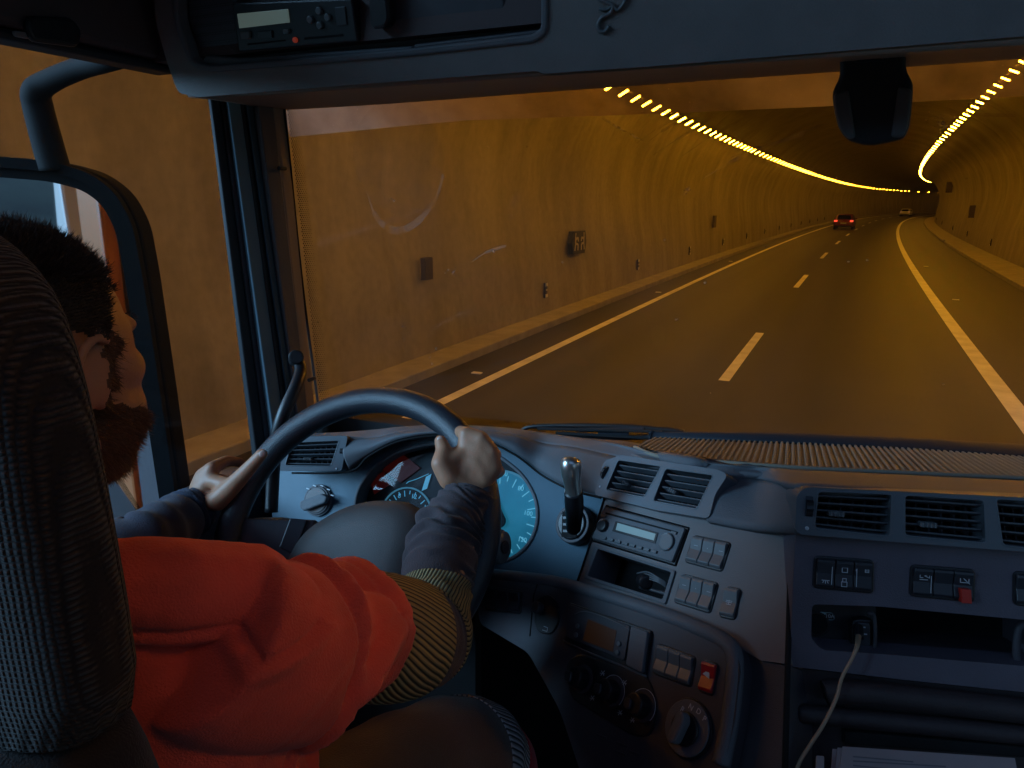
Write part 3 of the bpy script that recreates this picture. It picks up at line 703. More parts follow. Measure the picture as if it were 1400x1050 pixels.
# ---- overhead console
orec = [(236, -60), (238, 30), (262, 92), (290, 99), (560, 77), (733, 58), (750, 44), (751, -60)]
oout = [(205, -90), (213, 30), (226, 78), (243, 127), (270, 133), (470, 117), (735, 97), (742, 101), (900, 90), (1420, 48), (1460, -95)]
RO = poly2(PO, orec, .02, 4)
panel('overhead_console', PO, oout, [{'P': RO}], 0, .12, HEAD, TR, r=.012)
ring('console_lip', PO, RO, shrink(RO, .010), -.02, .004, PAD, TR, bevel=.003)
bm = bmesh.new(); prism_bm(bm, PO, shrink(RO, -.004), -.075, -.035); fin('console_tray', bm, DARKP, TR)
slab('console_ledge', PO, [(266, 88), (290, 97), (560, 76), (560, 64), (322, 80), (276, 76)], -.035, -.008, PAD, TR, bevel=.003)
slab('console_ledge', PO, [(562, 76), (735, 57), (740, 40), (562, 61)], -.034, -.008, DARKP, TR, bevel=.003)
# header underside to the windscreen
rows = [[V(-.985, .955, .172), V(-.80, .955, .168), V(-.35, .955, .166), V(.1, .955, .163), V(.5, .955, .16), V(1.1, .955, .16)],
        [V(-1.01, 1.08, .180), V(-.80, 1.10, .182), V(-.35, 1.12, .186), V(.1, 1.12, .188), V(.5, 1.12, .185), V(1.1, 1.1, .18)],
        [V(-1.04, 1.225, .183), V(-.80, 1.275, .190), V(-.35, 1.31, .200), V(.1, 1.325, .205), V(.5, 1.30, .205), V(1.1, 1.21, .2)]]
loft('windscreen_header', rows, 40, 8, HEADB, TR, thick=-.02)
bm = bmesh.new(); box(bm, V(0, 1.10, .42), (2.2, .30, .38)); fin('roof_front', bm, TRIMB, TR)
# speaker grille
SPM = bpy.data.materials.new('speaker_mesh'); SPM.use_nodes = True; t_, N_, L_ = nodes(SPM)
tc = N_.new('ShaderNodeTexCoord'); vo_ = N_.new('ShaderNodeTexVoronoi'); vo_.inputs['Scale'].default_value = 330; vo_.inputs['Randomness'].default_value = .1; L_.new(tc.outputs['Object'], vo_.inputs[0])
rr = N_.new('ShaderNodeValToRGB'); rr.color_ramp.elements[0].position = .25; rr.color_ramp.elements[0].color = (.004, .004, .005, 1); rr.color_ramp.elements[1].position = .5; rr.color_ramp.elements[1].color = (.05, .05, .06, 1)
L_.new(vo_.outputs['Distance'], rr.inputs[0]); L_.new(rr.outputs[0], N_['Principled BSDF'].inputs['Base Color']); N_['Principled BSDF'].inputs['Roughness'].default_value = .5
slab('speaker_grille', PO, [(244, -30), (246, 30), (268, 78), (320, 74), (311, -30)], -.035, -.018, SPM, TR, r=.01, bevel=.002)
# tachograph
def sub(parent, name): pass
tg = slab('tachograph', PO, [(311, 4), (321, 71), (486, 57), (477, -3)], -.04, -.008, BLACK, TR, bevel=.003)
slab('display', PO, [(320.5, 19), (389.5, 12.5), (392, 31), (323.5, 39)], -.009, -.0055, mat('tacho_lcd', (.16, .21, .20), .3, emit=((.30, .42, .38), .16)), tg, bevel=.0006)
for a in ([(326, 44), (338, 43), (339, 53), (327, 54)], [(384, 40.5), (392, 40), (393, 46), (385, 47)]): slab('button', PO, a, -.009, -.003, SWG, tg, r=.002)
slab('button', PO, [(349, 43.5), (368, 42), (369, 52), (350, 53)], -.009, -.005, SW, tg, r=.001)
for c in ((433, 15), (421, 27), (445, 24), (434, 35)): disc('round_button', PO, c, .0052, -.009, -.003, SWG, tg, n=16)
slab('card_slot', PO, [(334, 60), (386, 54.5), (386, 56.5), (334, 62.5)], -.0085, -.0072, VOID, tg, bevel=0)
slab('card_slot', PO, [(412, 51.5), (465, 47), (465, 50), (412, 55)], -.0085, -.0072, VOID, tg, bevel=0)
disc('release_button', PO, (400, 55), .004, -.009, -.004, mat('tacho_red', (.5, .05, .03), .4, emit=((.8, .1, .05), .12)), tg, n=14)
slab('side_key', PO, [(454, 10), (468, 9), (471, 34), (457, 36)], -.009, -.006, SW, tg, r=.001)
# storage lid with latch, next to the tachograph
slab('storage_lid', PO, [(498, -40), (500, 58), (683, 38), (681, -40)], -.04, -.02, DARKP, TR, bevel=.003)
slab('lid_latch', PO, [(504, -20), (507, 32), (512, 40), (528, 38), (534, 28), (530, -20)], -.02, .004, BLACK, TR, r=.006, bevel=.004)
slab('latch_shine', PO, [(507, 26), (514, 25), (516, 36), (509, 36)], .003, .006, SWG, TR, r=.002) if False else None
# raised script emblem, cut by the top of the photograph
sp_ = [(845, -30), (834, -22), (822, -14), (819, -2), (829, 3), (838, 8), (834, 18), (823, 24), (818, 33), (820, 42), (827, 43), (833, 36)]
tube('script_emblem', [PO.at(a, b, .003) for a, b in sp_], .0026, SWG, TR, steps=60, n=8)
tube('script_emblem', [PO.at(a, b, .003) for a, b in ((819, 12), (830, 13), (838, 8), (844, 14), (852, 6), (858, -6))], .002, SWG, TR, steps=20, n=8)
# camera / rain-sensor unit hanging from the header
PS = Plane(V(.12, 1.16, .08), (-.10, -1, -.12))
bl = [(1147, 70), (1238, 68), (1239, 98), (1249, 114), (1247, 145), (1243, 176), (1236, 191), (1190, 201), (1158, 193), (1146, 177), (1139, 150), (1137, 125), (1148, 106)]
slab('sensor_cover', PS, bl, -.06, 0, mat('sensor_black', (.014, .018, .022), .45, bump=(500, .2)), TR, r=.012, bevel=.012, bseg=4)
slab('sensor_cheek', PS, [(1140, 128), (1160, 122), (1170, 188), (1160, 191), (1148, 176), (1142, 150)], -.03, .003, PAD, TR, r=.005, bevel=.003)
slab('sensor_cheek', PS, [(1247, 122), (1228, 118), (1218, 188), (1234, 188), (1241, 174), (1245, 146)], -.03, .003, PAD, TR, r=.005, bevel=.003)
slab('sensor_stem', PS, [(1181, 66), (1198, 65), (1199, 76), (1212, 84), (1166, 86), (1180, 76)], -.05, .006, BLACK, TR, bevel=.003)
# ================= dashboard
# upper pad: crest and far edge
pad0 = [PA.at(366, 655, .004), PA.at(400, 645, .006), PA.at(478, 643, .006), PG.at(505, 622, .03), PG.at(545, 602, .035), PG.at(600, 594, .035), PG.at(660, 600, .035), PG.at(705, 620, .03), PG.at(742, 648, .02), aY(780, 667, 1.03), PB.at(822, 678, .012), PB.at(900, 698, .012), PB.at(965, 712, .012), PB.at(1030, 722, .012), PC.at(1088, 729, .012), PC.at(1240, 740, .012), PC.at(1440, 756, .012)]
pad1 = [PA.at(374, 603, .0), PA.at(403, 600, .0), PA.at(470, 598, .0), PG.at(512, 598, .02), PG.at(550, 590, .02), PG.at(600, 586, .02), PG.at(655, 588, .02), PG.at(705, 595, .015), PG.at(745, 606, .0), aY(790, 612, 1.09), PB.at(852, 626, -.006), PB.at(925, 638, -.006), PB.at(990, 648, -.002), aY(1040, 655, .915), PC.at(1095, 663, -.004), PC.at(1240, 671, -.004), PC.at(1440, 682, -.004)]
def yz(px, py, Y): return aY(px, py, Y)
pad2 = [aY(385, 596, 1.10), aY(405, 595, 1.13), aY(470, 592, 1.16), aY(512, 588, 1.17), aY(550, 585, 1.18), aY(600, 583, 1.19), aY(655, 584, 1.20), aY(705, 587, 1.20), aY(745, 592, 1.20), aY(790, 598, 1.165), aY(850, 607, 1.09), aZ(925, 630, H-.367), aZ(990, 636, H-.355), aZ(1040, 639, H-.350), aZ(1095, 643, H-.345), aZ(1240, 650, H-.345), aZ(1440, 660, H-.345)]
pad3 = [p + (Vector((0, .10, -.05)) if i < 9 else Vector((0, .13, -.045)) if i < 10 else Vector((0, .21, -.072)) if i < 11 else Vector((0, .21, -.095))) for i, p in enumerate(pad2)]
def mid(a, b, push): return [(x + y) / 2 + push * 1.0 for x, y in zip(a, b)]
# slice the pad where the vents sit: the face strip is its own panel with openings, the top is lofted
pad_top = [pad1, mid(pad1, pad2, Vector((0, -.002, .006))), pad2, pad3]
loft('dash_top', pad_top, 120, 10, PAD, TR, thick=.012)
# brow over the gauges + the plain stretches between the vent blocks
def strip(i0, i1, name='dash_face'):
    a, b = pad0[i0:i1 + 1], pad1[i0:i1 + 1]; m_ = [(x + y) / 2 + Vector((0, -.012 if i0 < 8 else -.003, .004)) for x, y in zip(a, b)]
    return loft(name, [a, m_, b], 12 * (i1 - i0), 6, PAD, TR, thick=.012)
strip(2, 10, 'gauge_brow')
strip(12, 14, 'dash_face')
# black seam under the brow
tube('trim_seam', [p + Vector((0, -.002, -.002)) for p in pad0[1:11]], .0022, VOID, TR, steps=60, n=6)
# --- vents
def vent_in(pl, Q, ns, inset, d, parent, tabs=None, nf=7):
    """louvres inside quad Q (px TL TR BR BL), d metres deep."""
    bm = bmesh.new(); P = [pl.uv(pl.at(*p)) for p in Q]; prism_bm(bm, pl, shrink(P, -.002), -d - .01, -d); fin('duct', bm, VOID, parent)
    for k in range(ns):
        v = (k + .6) / ns; a, b = pl.at(*quadpt(Q, 0, v)), pl.at(*quadpt(Q, 1, v)); n = pl.n; up = pl.v
        th, dp = .0011, .013; f = -inset
        dn = (-n * dp * .96 - up * dp * .30)
        a0, b0 = a + n * f, b + n * f
        bm = bmesh.new(); hexa(bm, [a0 - up * th, b0 - up * th, b0 + dn - up * th, a0 + dn - up * th, a0 + up * th, b0 + up * th, b0 + dn + up * th, a0 + dn + up * th])
        fin('slat', bm, SLAT, parent, bevel=.0006, seg=1)
    bm = bmesh.new()
    for k in range(nf):
        u_ = (k + .5) / nf; a, b = pl.at(*quadpt(Q, u_, 0)), pl.at(*quadpt(Q, u_, 1)); f = -inset - .018; n = pl.n; s = pl.u * .0008
        hexa(bm, [b + n * f - s, b + n * f + s, b + n * (f - .008) + s, b + n * (f - .008) - s, a + n * f - s, a + n * f + s, a + n * (f - .008) + s, a + n * (f - .008) - s])
    fin('fins', bm, DARKP, parent)
    if tabs:
        u_, v_ = tabs; c = quadpt(Q, u_, v_); p = pl.at(*c); bm = bmesh.new(); M3 = Matrix((pl.u, pl.v, pl.n)).transposed()
        box(bm, p - pl.n * (inset - .001), (.016, .0055, .010), M3)
        for k in range(4): box(bm, p - pl.n * (inset - .0065) + pl.u * (-.006 + .004 * k), (.0015, .006, .002), M3)
        fin('slider', bm, SWG, parent, bevel=.0008, seg=1)
def thumbwheel(pl, c, r, parent, wd=.006):
    p = pl.at(*c) + pl.n * (.006 - r * .35); bm = bmesh.new(); n = 26; rg = [[], []]
    for s in (0, 1):
        for k in range(n):
            t = 2 * math.pi * k / n; rr_ = r * (1 if k % 2 else .93); rg[s].append(bm.verts.new(p + pl.u * (wd * (s - .5)) + pl.v * rr_ * math.cos(t) + pl.n * rr_ * math.sin(t)))
    bm.faces.new(rg[0]); bm.faces.new(rg[1][::-1])
    for k in range(n): bm.faces.new((rg[0][k], rg[0][(k + 1) % n], rg[1][(k + 1) % n], rg[1][k]))
    return fin('thumb_wheel', bm, BLACK, parent)
def lip(pl, Q, parent, f=.004, wd=.0022, m=None):
    P = [pl.uv(pl.at(*p)) for p in Q]; P = roundpoly(P, .004, 3)
    return ring('rim_trim', pl, shrink(P, -wd), P, f - .010, f + .0015, m or BEZ, parent, bevel=.0007)
# left vent
LV = [(403, 606), (466, 603), (455, 637), (394, 636)]
lv = panel('left_air_vent', PA, [(392, 598), (478, 596), (470, 644), (384, 644)], [LV], .012, .03, BEZ, TR, r=.006)
vent_in(PA, LV, 5, -.008, .03, lv, (.45, .72), 8); lip(PA, LV, lv, .011)
thumbwheel(PA, (469.5, 617), .012, lv); disc('dot', PA, (463, 641), .002, .011, .0135, SYM, lv, n=12)
# centre vents
C1 = [(849, 631), (907, 640), (884, 681), (832, 671)]; C2 = [(914, 643), (978, 652), (956, 697), (897, 686)]
PBf = Plane(PB.o + PB.n * .008, PB.n)
cv_ = panel('centre_air_vent', PBf, [(829, 632), (852, 624), (985, 644), (999, 651), (981, 678), (973, 711), (900, 699), (816, 678)], [C1, C2], .006, .04, BEZ, TR, r=.008)
vent_in(PBf, C1, 5, -.001, .04, cv_, (.38, .68), 7); vent_in(PBf, C2, 5, -.001, .04, cv_, (.30, .62), 7); lip(PBf, C1, cv_, .005); lip(PBf, C2, cv_, .005)
thumbwheel(PBf, (831, 648), .012, cv_, .005); disc('dot', PBf, (824, 667), .0018, .005, .0075, SYM, cv_, n=12)
# passenger vents
G1 = [(1116, 671), (1214, 675), (1211, 730), (1111, 719)]; G2 = [(1233, 676), (1338, 683), (1341, 739), (1233, 729)]; G3 = [(1356, 681), (1445, 687), (1449, 751), (1365, 742)]
PCf = Plane(PC.o + PC.n * .004, PC.n)
pv = panel('passenger_air_vent', PCf, [(1086, 676), (1098, 664), (1450, 681), (1455, 756), (1240, 740), (1084, 728)], [G1, G2, G3], .010, .05, BEZ, TR, r=.010)
for G, tb in ((G1, (.28, .58)), (G2, (.30, .70)), (G3, (.8, .6))): vent_in(PCf, G, 5, -.004, .05, pv, tb, 6); lip(PCf, G, pv, .009)
thumbwheel(PCf, (1103, 691), .015, pv, .007); disc('dot', PCf, (1100, 720), .0022, .009, .0118, SYM, pv, n=12)
# --- ribbed mat on the dash and the dark cowl strip behind it
MATM = mat('mat_rubber', (.26, .22, .17), .6, bump=(500, .3))
MN_ = [aZ(a, b, H + z) for a, b, z in ((868, 614, -.386), (905, 627, -.372), (1000, 636, -.354), (1100, 643, -.346), (1250, 650, -.345), (1400, 657, -.345), (1600, 668, -.345))]
MF_ = [aZ(a, b, H + z) for a, b, z in ((888, 602, -.420), (905, 602, -.418), (1000, 606, -.400), (1100, 610, -.390), (1250, 618, -.385), (1400, 629, -.385), (1600, 645, -.385))]
MC_ = [aZ(a, b, H + z) for a, b, z in ((893, 594.5, -.413), (905, 593, -.411), (1000, 592.5, -.394), (1100, 593.5, -.384), (1250, 599, -.378), (1400, 607, -.378), (1600, 618, -.378))]
def onpath(P, x):
    for a, b in zip(P, P[1:]):
        if x <= b.x or b is P[-1]:
            return a.lerp(b, (x - a.x) / max(1e-6, b.x - a.x))
matbm = bmesh.new(); x = MN_[0].x + .004
while x < .62:
    a0, b0 = onpath(MN_, x), onpath(MF_, max(x, MF_[0].x + .0001)); b0.x = x; rg = []
    for dx, hz in ((0, .004), (.0014, .0072), (.0042, .0072), (.0056, .004), (.0085, .004)):
        rg.append([matbm.verts.new(a0.lerp(b0, q / 4) + Vector((dx, 0, hz))) for q in range(5)])
    for a, b in zip(rg, rg[1:]):
        for k in range(4): matbm.faces.new((a[k], b[k], b[k + 1], a[k + 1]))
    x += .0085
fin('ribbed_mat', matbm, MATM, TR)
loft('mat_border', [[p + Vector((0, -.03, .002)) for p in MN_], [p + Vector((0, 0, .001)) for p in MN_], [(p + q) / 2 + Vector((0, 0, .003)) for p, q in zip(MN_, MF_)], [p + Vector((0, .01, 0)) for p in MF_]], 60, 8, PAD, TR, thick=.01)
tube('mat_edge', [p + Vector((0, -.002, .004)) for p in MN_], .0032, MATM, TR, steps=60, n=8)
COWL = mat('cowl_navy', (.010, .016, .026), .6)
loft('demister_strip', [[p + Vector((0, -.004, .004)) for p in MF_], [p.lerp(q, .3) + Vector((0, 0, .010)) for p, q in zip(MF_, MC_)], MC_, [p + Vector((0, .05, -.06)) for p in MC_]], 50, 6, COWL, TR, thick=.006)
rows = [[V(-1.05, 1.12, -.54), V(-.9, 1.16, -.53), V(-.7, 1.20, -.53), V(-.5, 1.22, -.53), V(-.3, 1.24, -.52)], [V(-1.05, 1.26, -.54), V(-.9, 1.29, -.54), V(-.7, 1.32, -.54), V(-.5, 1.34, -.54), V(-.3, 1.36, -.53)]]
loft('scuttle', rows, 20, 3, COWL, TR, thick=.01)
# wipers outside
def wiper(a, b, c, z0):
    o = tube('wiper', [wpt(*p, .03) for p in a], [.004, .005, .006, .006, .006][:len(a)], BLACK, TR, steps=20, n=8)
    bm = bmesh.new(); tube_bm(bm, [wpt(*p, .02) for p in b], .0035, 6); fin('blade', bm, BLACKM, o)
    bm = bmesh.new(); tube_bm(bm, [wpt(*p, .024) for p in c], .005, 6); fin('blade_bracket', bm, SW, o)
wiper([(710, 592), (722, 584), (760, 582), (850, 583), (935, 590)], [(735, 586), (905, 590)], [(790, 588), (880, 587)], 0)
wiper([(750, 596), (800, 597), (870, 598), (930, 592)], [(760, 592), (890, 599)], [(818, 593), (860, 592)], 0)
# --- driver fascia with gauge opening
ell = [(482, 692), (489, 664), (510, 637), (543, 615), (590, 604), (640, 607), (685, 622), (717, 648), (735, 680), (738, 712), (728, 742), (706, 764), (670, 775), (600, 780), (540, 775), (500, 745)]
fasc = [(372, 640), (395, 642), (478, 642), (500, 625), (530, 605), (580, 592), (640, 594), (690, 608), (735, 640), (775, 664), (828, 676), (812, 735), (788, 801), (735, 790), (650, 790), (560, 800), (470, 800), (372, 800)]
PAg = PG
EL = poly2(PG, ell, .02, 3)
panel('driver_fascia', PG, fasc, [{'P': EL}], .0, .05, FASC, TR, r=.004)
ring('gauge_bezel', PG, EL, shrink(EL, .006), -.03, .003, PAD, TR, bevel=.002)
DIMT = mat('tick_dim', (.1, .3, .4), .5, emit=((.12, .42, .58), .9))
GD = mat('gauge_black', (.010, .012, .018), .4)
bm = bmesh.new(); prism_bm(bm, PG, shrink(EL, -.003), -.06, -.048); gf = fin('gauge_face', bm, GD, TR)
GB = mat('gauge_glow', (.1, .5, .7), .5, emit=((.16, .55, .85), .42)); GBD = mat('gauge_glow_dim', (.03, .15, .25), .5, emit=((.03, .16, .30), .5))
PGg = Plane(PG.o - PG.n * .046, PG.n)
def dial(c, rad, n, m_face, r0=.8, a0=-40, a1=220, tm=None):
    disc('dial_plate', PGg, c, rad, 0, .002, m_face, gf, n=40, bevel=.0004)
    cu, cv = PGg.uv(PGg.at(*c)); bm = bmesh.new()
    for k in range(n):
        t = R(a0 + (a1 - a0) * k / (n - 1)); L_ = .12 if k % 2 else .2
        A = Vector((cu + math.cos(t) * rad * .88, cv + math.sin(t) * rad * .88)); B = Vector((cu + math.cos(t) * rad * (.88 - L_), cv + math.sin(t) * rad * (.88 - L_))); d_ = (B - A).normalized(); nn = Vector((-d_.y, d_.x)) * .0008
        prism_bm(bm, PGg, [tuple(A - nn), tuple(B - nn), tuple(B + nn), tuple(A + nn)], .0022, .0028)
    fin('tick_marks', bm, tm or GB, gf)
    P1 = [(cu + math.cos(2 * math.pi * k / 40) * rad, cv + math.sin(2 * math.pi * k / 40) * rad) for k in range(40)]
    P2 = [(cu + math.cos(2 * math.pi * k / 40) * rad * .95, cv + math.sin(2 * math.pi * k / 40) * rad * .95) for k in range(40)]
    ring('dial_ring', PGg, P1, P2, 0, .0045, mat('dial_rim', (.15, .35, .45), .3, emit=((.06, .22, .34), .45)), gf, bevel=0)
dial((556, 706), .058, 19, GD)
for s_, c_ in (('4', (530, 690)), ('8', (546, 678)), ('12', (566, 679)), ('16', (583, 694))): text('numeral', s_, PGg, c_, .013, GB, gf, off=.003)
strokes('needle', PGg, [((556, 706), (528, 716))], .003, mat('needle_red', (.6, .1, .05), .4, emit=((.9, .25, .1), .4)), gf, .004, .001)
slab('fuel_bar', PGg, [(583, 652), (590, 648), (584, 668), (577, 671)], 0, .002, GB, gf, bevel=0)
strokes('fuel_scale', PGg, [((558, 659), (570, 655)), ((570, 655), (586, 648)), ((556, 661), (560, 658))], .0012, GB, gf, .001, .0005)
slab('red_reflection', PGg, [(520, 640), (552, 622), (575, 640), (548, 660)], 0, .002, mat('reflection_red', (.09, .012, .014), .4, emit=((.5, .04, .03), .03)), gf, bevel=0)  # red reflection in the gauge, painted as dim glowing patches
slab('red_reflection', PGg, [(505, 655), (525, 645), (534, 662), (512, 676)], 0, .0018, MATS['reflection_red'], gf, bevel=0)
GLM = mat('dial_reflection_glow', (.05, .25, .36), .4, emit=((.012, .13, .21), .9))  # glow stands in for daylight reflected in the right gauge
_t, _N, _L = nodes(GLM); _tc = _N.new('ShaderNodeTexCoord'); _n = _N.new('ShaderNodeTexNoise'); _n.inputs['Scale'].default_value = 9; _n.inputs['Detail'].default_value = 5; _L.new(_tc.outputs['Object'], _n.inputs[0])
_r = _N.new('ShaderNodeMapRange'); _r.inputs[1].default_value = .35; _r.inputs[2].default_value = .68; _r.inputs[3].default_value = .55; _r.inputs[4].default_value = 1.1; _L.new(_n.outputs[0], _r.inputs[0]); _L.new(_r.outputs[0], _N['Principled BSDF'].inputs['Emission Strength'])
dial((682, 704), .086, 21, mat('dial_reflection_glow', (.05, .25, .36), .4, emit=((.012, .13, .21), .9)), a0=-60, a1=200, tm=DIMT)
for s_, c_ in (('20', (640, 742)), ('40', (664, 655)), ('60', (690, 648)), ('80', (712, 668)), ('100', (722, 702)), ('120', (714, 738))): text('numeral', s_, PGg, c_, .012, DIMT, gf, off=.0035)
slab('needle', PGg, [(669, 664), (675, 668), (692, 708), (686, 716), (679, 710)], .006, .008, GD, gf, bevel=0)
disc('needle_hub', PGg, (684, 712), .013, .003, .010, GD, gf, n=26)
# curved lens that mirrors the daylight behind the truck
LENS = glassmat('gauge_lens', (.85, .9, .92), .55, .01, (.1, .2, .25))
c0 = PG.at(612, 690, .0); bm = bmesh.new(); cen = bm.verts.new(PG.w(*[sum(p[i] for p in EL) / len(EL) for i in (0, 1)], -.010)); rg = [bm.verts.new(PG.w(x, y, -.022)) for x, y in shrink(EL, .005)]
for k in range(len(rg)): bm.faces.new((cen, rg[k], rg[(k + 1) % len(rg)]))
fin('gauge_lens', bm, LENS, TR, smooth=True)
panel('knee_panel', Plane(PG.o - PG.n * .02, PG.n), [(330, 780), (560, 795), (650, 788), (650, 1000), (330, 1100)], [], 0, .03, BLACKM, TR)
hbar('dash_side', [V(-1.05, .99, -1.0), V(-1.05, 1.25, -1.0)], .03, .8, DARKP)
# light switch
ls = disc('light_switch', PG, (436, 684), .032, 0, .006, PAD, TR, n=40)
disc('dial_ring', PG, (436, 684), .029, .006, .009, DARKP, ls, n=40)
disc('dial_face', PG, (436, 684), .025, .009, .011, DASH, ls, n=40)
slab('grip', PG, [(419, 686), (448, 675), (456, 680), (453, 688), (424, 699), (419, 694)], .011, .024, PAD, ls, r=.004, bevel=.003)
for k, c_ in enumerate(((424, 668), (433, 664), (443, 664), (452, 669), (457, 677))): strokes('symbol', PG, [(c_, (c_[0] + 3, c_[1] + 1))], .002, SYM, ls, .0112, .0005)
# brake hand lever: round bezel, slotted gaiter, stem and silver knob
PT2 = Plane(PG.at(785, 716, .012), (PG.n + PB.n).normalized())
bl_ = disc('brake_lever', PT2, (783, 716), .036, -.012, .003, DARKP, TR, n=40, taper=.93)
disc('gaiter', PT2, (783, 716), .029, .003, .007, BLACK, bl_, n=36, taper=.9)
slab('slot', PT2, [(772, 700), (793, 701), (791, 736), (771, 735)], .007, .0085, VOID, bl_, bevel=0)
for f in (707, 716, 725): slab('slot_rib', PT2, [(773, f), (791, f), (791, f + 4), (773, f + 4)], .0085, .0095, BLACK, bl_, bevel=.0008)
tube('stem', [cd(784, 722, 1.10), cd(785, 706, 1.07), cd(785, 690, 1.045), cd(784, 672, 1.03)], [.012, .013, .0145, .014], BLACK, bl_, steps=16, n=18)
tube('knob', [cd(785, 690, 1.046), cd(785, 678, 1.034), cd(783, 664, 1.027), cd(781, 648, 1.02), cd(780.5, 636, 1.017), cd(781, 628, 1.015), cd(781.5, 625, 1.015)], [.0105, .0120, .0125, .0148, .0158, .0125, .003], SILVER, bl_, steps=30, n=24)
# ---- centre stack panel B
CUB = [(818, 748), (922, 781), (909, 824), (803, 790)]; RADO = [(828, 690), (944, 721), (925, 775), (808, 740)]
pB = [(827, 679), (900, 699), (973, 711), (1083, 728), (1080, 800), (1077, 908), (1040, 903), (983, 869), (891, 831), (789, 800)]
panel('centre_panel', PB, pB, [RADO, CUB, ], 0, .06, DASH, TR, r=.002, hr=.003)
tube('trim_seam', [PB.at(827, 679, .001), PB.at(808, 740, .001), PB.at(788, 800, .001)], .0018, VOID, TR, n=6)
tube('trim_seam', [PB.at(1083, 728, .002), PB.at(1080, 800, .002), PB.at(1077, 908, .002), PB.at(1073, 1060, .002)], .0035, VOID, TR, n=6)
# radio
ra = slab('radio', PB, [(829, 692), (942, 722), (923, 773), (810, 739)], -.05, .001, BLACK, TR, r=.002)
slab('faceplate', PB, [(831, 695), (940, 724), (922, 770), (812, 737)], .001, .006, PAD, ra, r=.003, bevel=.0015)
slab('disc_slot', PB, [(832, 702), (931, 729), (930.5, 731), (831.5, 704.5)], .0058, .0066, VOID, ra, bevel=0)
slab('display_frame', PB, [(846, 714), (904, 730), (900, 745), (841, 728)], .006, .0072, BLACK, ra, r=.001, bevel=.0004)
slab('display', PB, [(849, 717), (901, 732), (898.5, 741), (846.5, 726.5)], .007, .0078, mat('radio_lcd', (.13, .19, .21), .3, emit=((.22, .42, .50), .32)), ra, bevel=0)
k1 = disc('knob', PB, (829, 721), .0095, .006, .013, BLACK, ra, n=26, bevel=.002); disc('knob', PB, (916, 743), .0125, .006, .010, SWG, ra, n=26, bevel=.002)
for k in range(8): 
    a = (827 + 9.9 * k, 734.3 + 2.72 * k); slab('preset_button', PB, [(a[0] - .5, a[1]), (a[0] + 7, a[1] + 2), (a[0] + 5.6, a[1] + 5.6), (a[0] - 2, a[1] + 3.6)], .006, .009, SWG, ra, r=.0008, bevel=.0005)
for a in ((826, 705), (923, 728)): slab('eject_key', PB, [a, (a[0] + 7, a[1] + 2), (a[0] + 6, a[1] + 5), (a[0] - 1, a[1] + 3)], .006, .0085, SWG, ra, bevel=.0004)
# cubby below the radio
cf = ring('storage_cubby', PB, poly2(PB, [(814, 747), (925, 781), (911, 827), (799, 791)], .003), poly2(PB, [(819, 751), (919, 783), (907, 820), (805, 788)], .003), -.055, .003, PAD, TR, bevel=.001)
bm = bmesh.new(); prism_bm(bm, PB, poly2(PB, [(810, 744), (930, 778), (914, 830), (796, 794)]), -.065, -.058); fin('back', bm, VOID, cf)
def switch_bank(name, pl, Q, n, parent, dead=(), m=SW, fr=BLACK, gap=.03, icons=None, hm=.004):
    b = slab(name, pl, Q, -.004, .002, fr, parent, r=.006, bevel=.0015)
    for k in range(n):
        u0, u1 = (k + gap) / n, (k + 1 - gap) / n
        u0 = .04 + u0 * .92; u1 = .04 + u1 * .92
        q = [quadpt(Q, u0, .08), quadpt(Q, u1, .08), quadpt(Q, u1, .92), quadpt(Q, u0, .92)]
        # rocker: two planes meeting in a shallow valley
        P = [Vector(pl.uv(pl.at(*p))) for p in q]; bm = bmesh.new(); L0 = []; 
        for f, hh in ((0, hm + .0025), (.10, hm + .003), (.5, hm * .6 + .001), (.9, hm + .002), (1, hm)):
            a, c = P[0].lerp(P[3], f), P[1].lerp(P[2], f); L0.append([bm.verts.new(pl.w(*a, .001)), bm.verts.new(pl.w(*a, hh)), bm.verts.new(pl.w(*c, hh)), bm.verts.new(pl.w(*c, .001))])
        for r0, r1 in zip(L0, L0[1:]):
            for j in range(4): bm.faces.new((r0[j], r0[(j + 1) % 4], r1[(j + 1) % 4], r1[j]))
        bm.faces.new(L0[0]); bm.faces.new(L0[-1][::-1]); fin('switch', bm, m, b, bevel=.0006, seg=1)
    return b
def icon(pl, Q, k, n, segs, parent, v=.28, s=.16, m=SYM, off=.0045):
    """small printed mark on switch k of n; segs in a unit square"""
    u0, u1 = .04 + (k + .03) / n * .92, .04 + (k + .97) / n * .92; S = []
    for (x0, y0), (x1, y1) in segs:
        S.append((quadpt(Q, lerp(u0, u1, x0), v + (y0 - .5) * s), quadpt(Q, lerp(u0, u1, x1), v + (y1 - .5) * s)))
    strokes('symbol', pl, S, .0007, m, parent, off, .0004)
Z1 = [((.3, .2), (.7, .2)), ((.3, .5), (.7, .5)), ((.5, .1), (.5, .9)), ((.35, .9), (.65, .9))]
Z2 = [((.3, .1), (.7, .1)), ((.7, .1), (.3, .6)), ((.3, .6), (.7, .6)), ((.5, .6), (.5, 1))]
Z3 = [((.3, .1), (.3, .8)), ((.3, .1), (.7, .4)), ((.7, .4), (.3, .8)), ((.5, .9), (.8, .9))]
SB = [([(949, 731), (1001, 742), (988, 783), (936, 769)], 3), ([(933, 784), (984, 797), (972, 840), (921, 824)], 3), ([(994, 801), (1015, 805), (1006, 849), (983, 844)], 1)]
for Q, n in SB:
    b = switch_bank('switch_bank', PB, Q, n, TR, m=SWG)
    for k in range(n): icon(PB, Q, k, n, (Z1, Z2, Z3)[k % 3], b, v=.3 if n > 1 else .5)
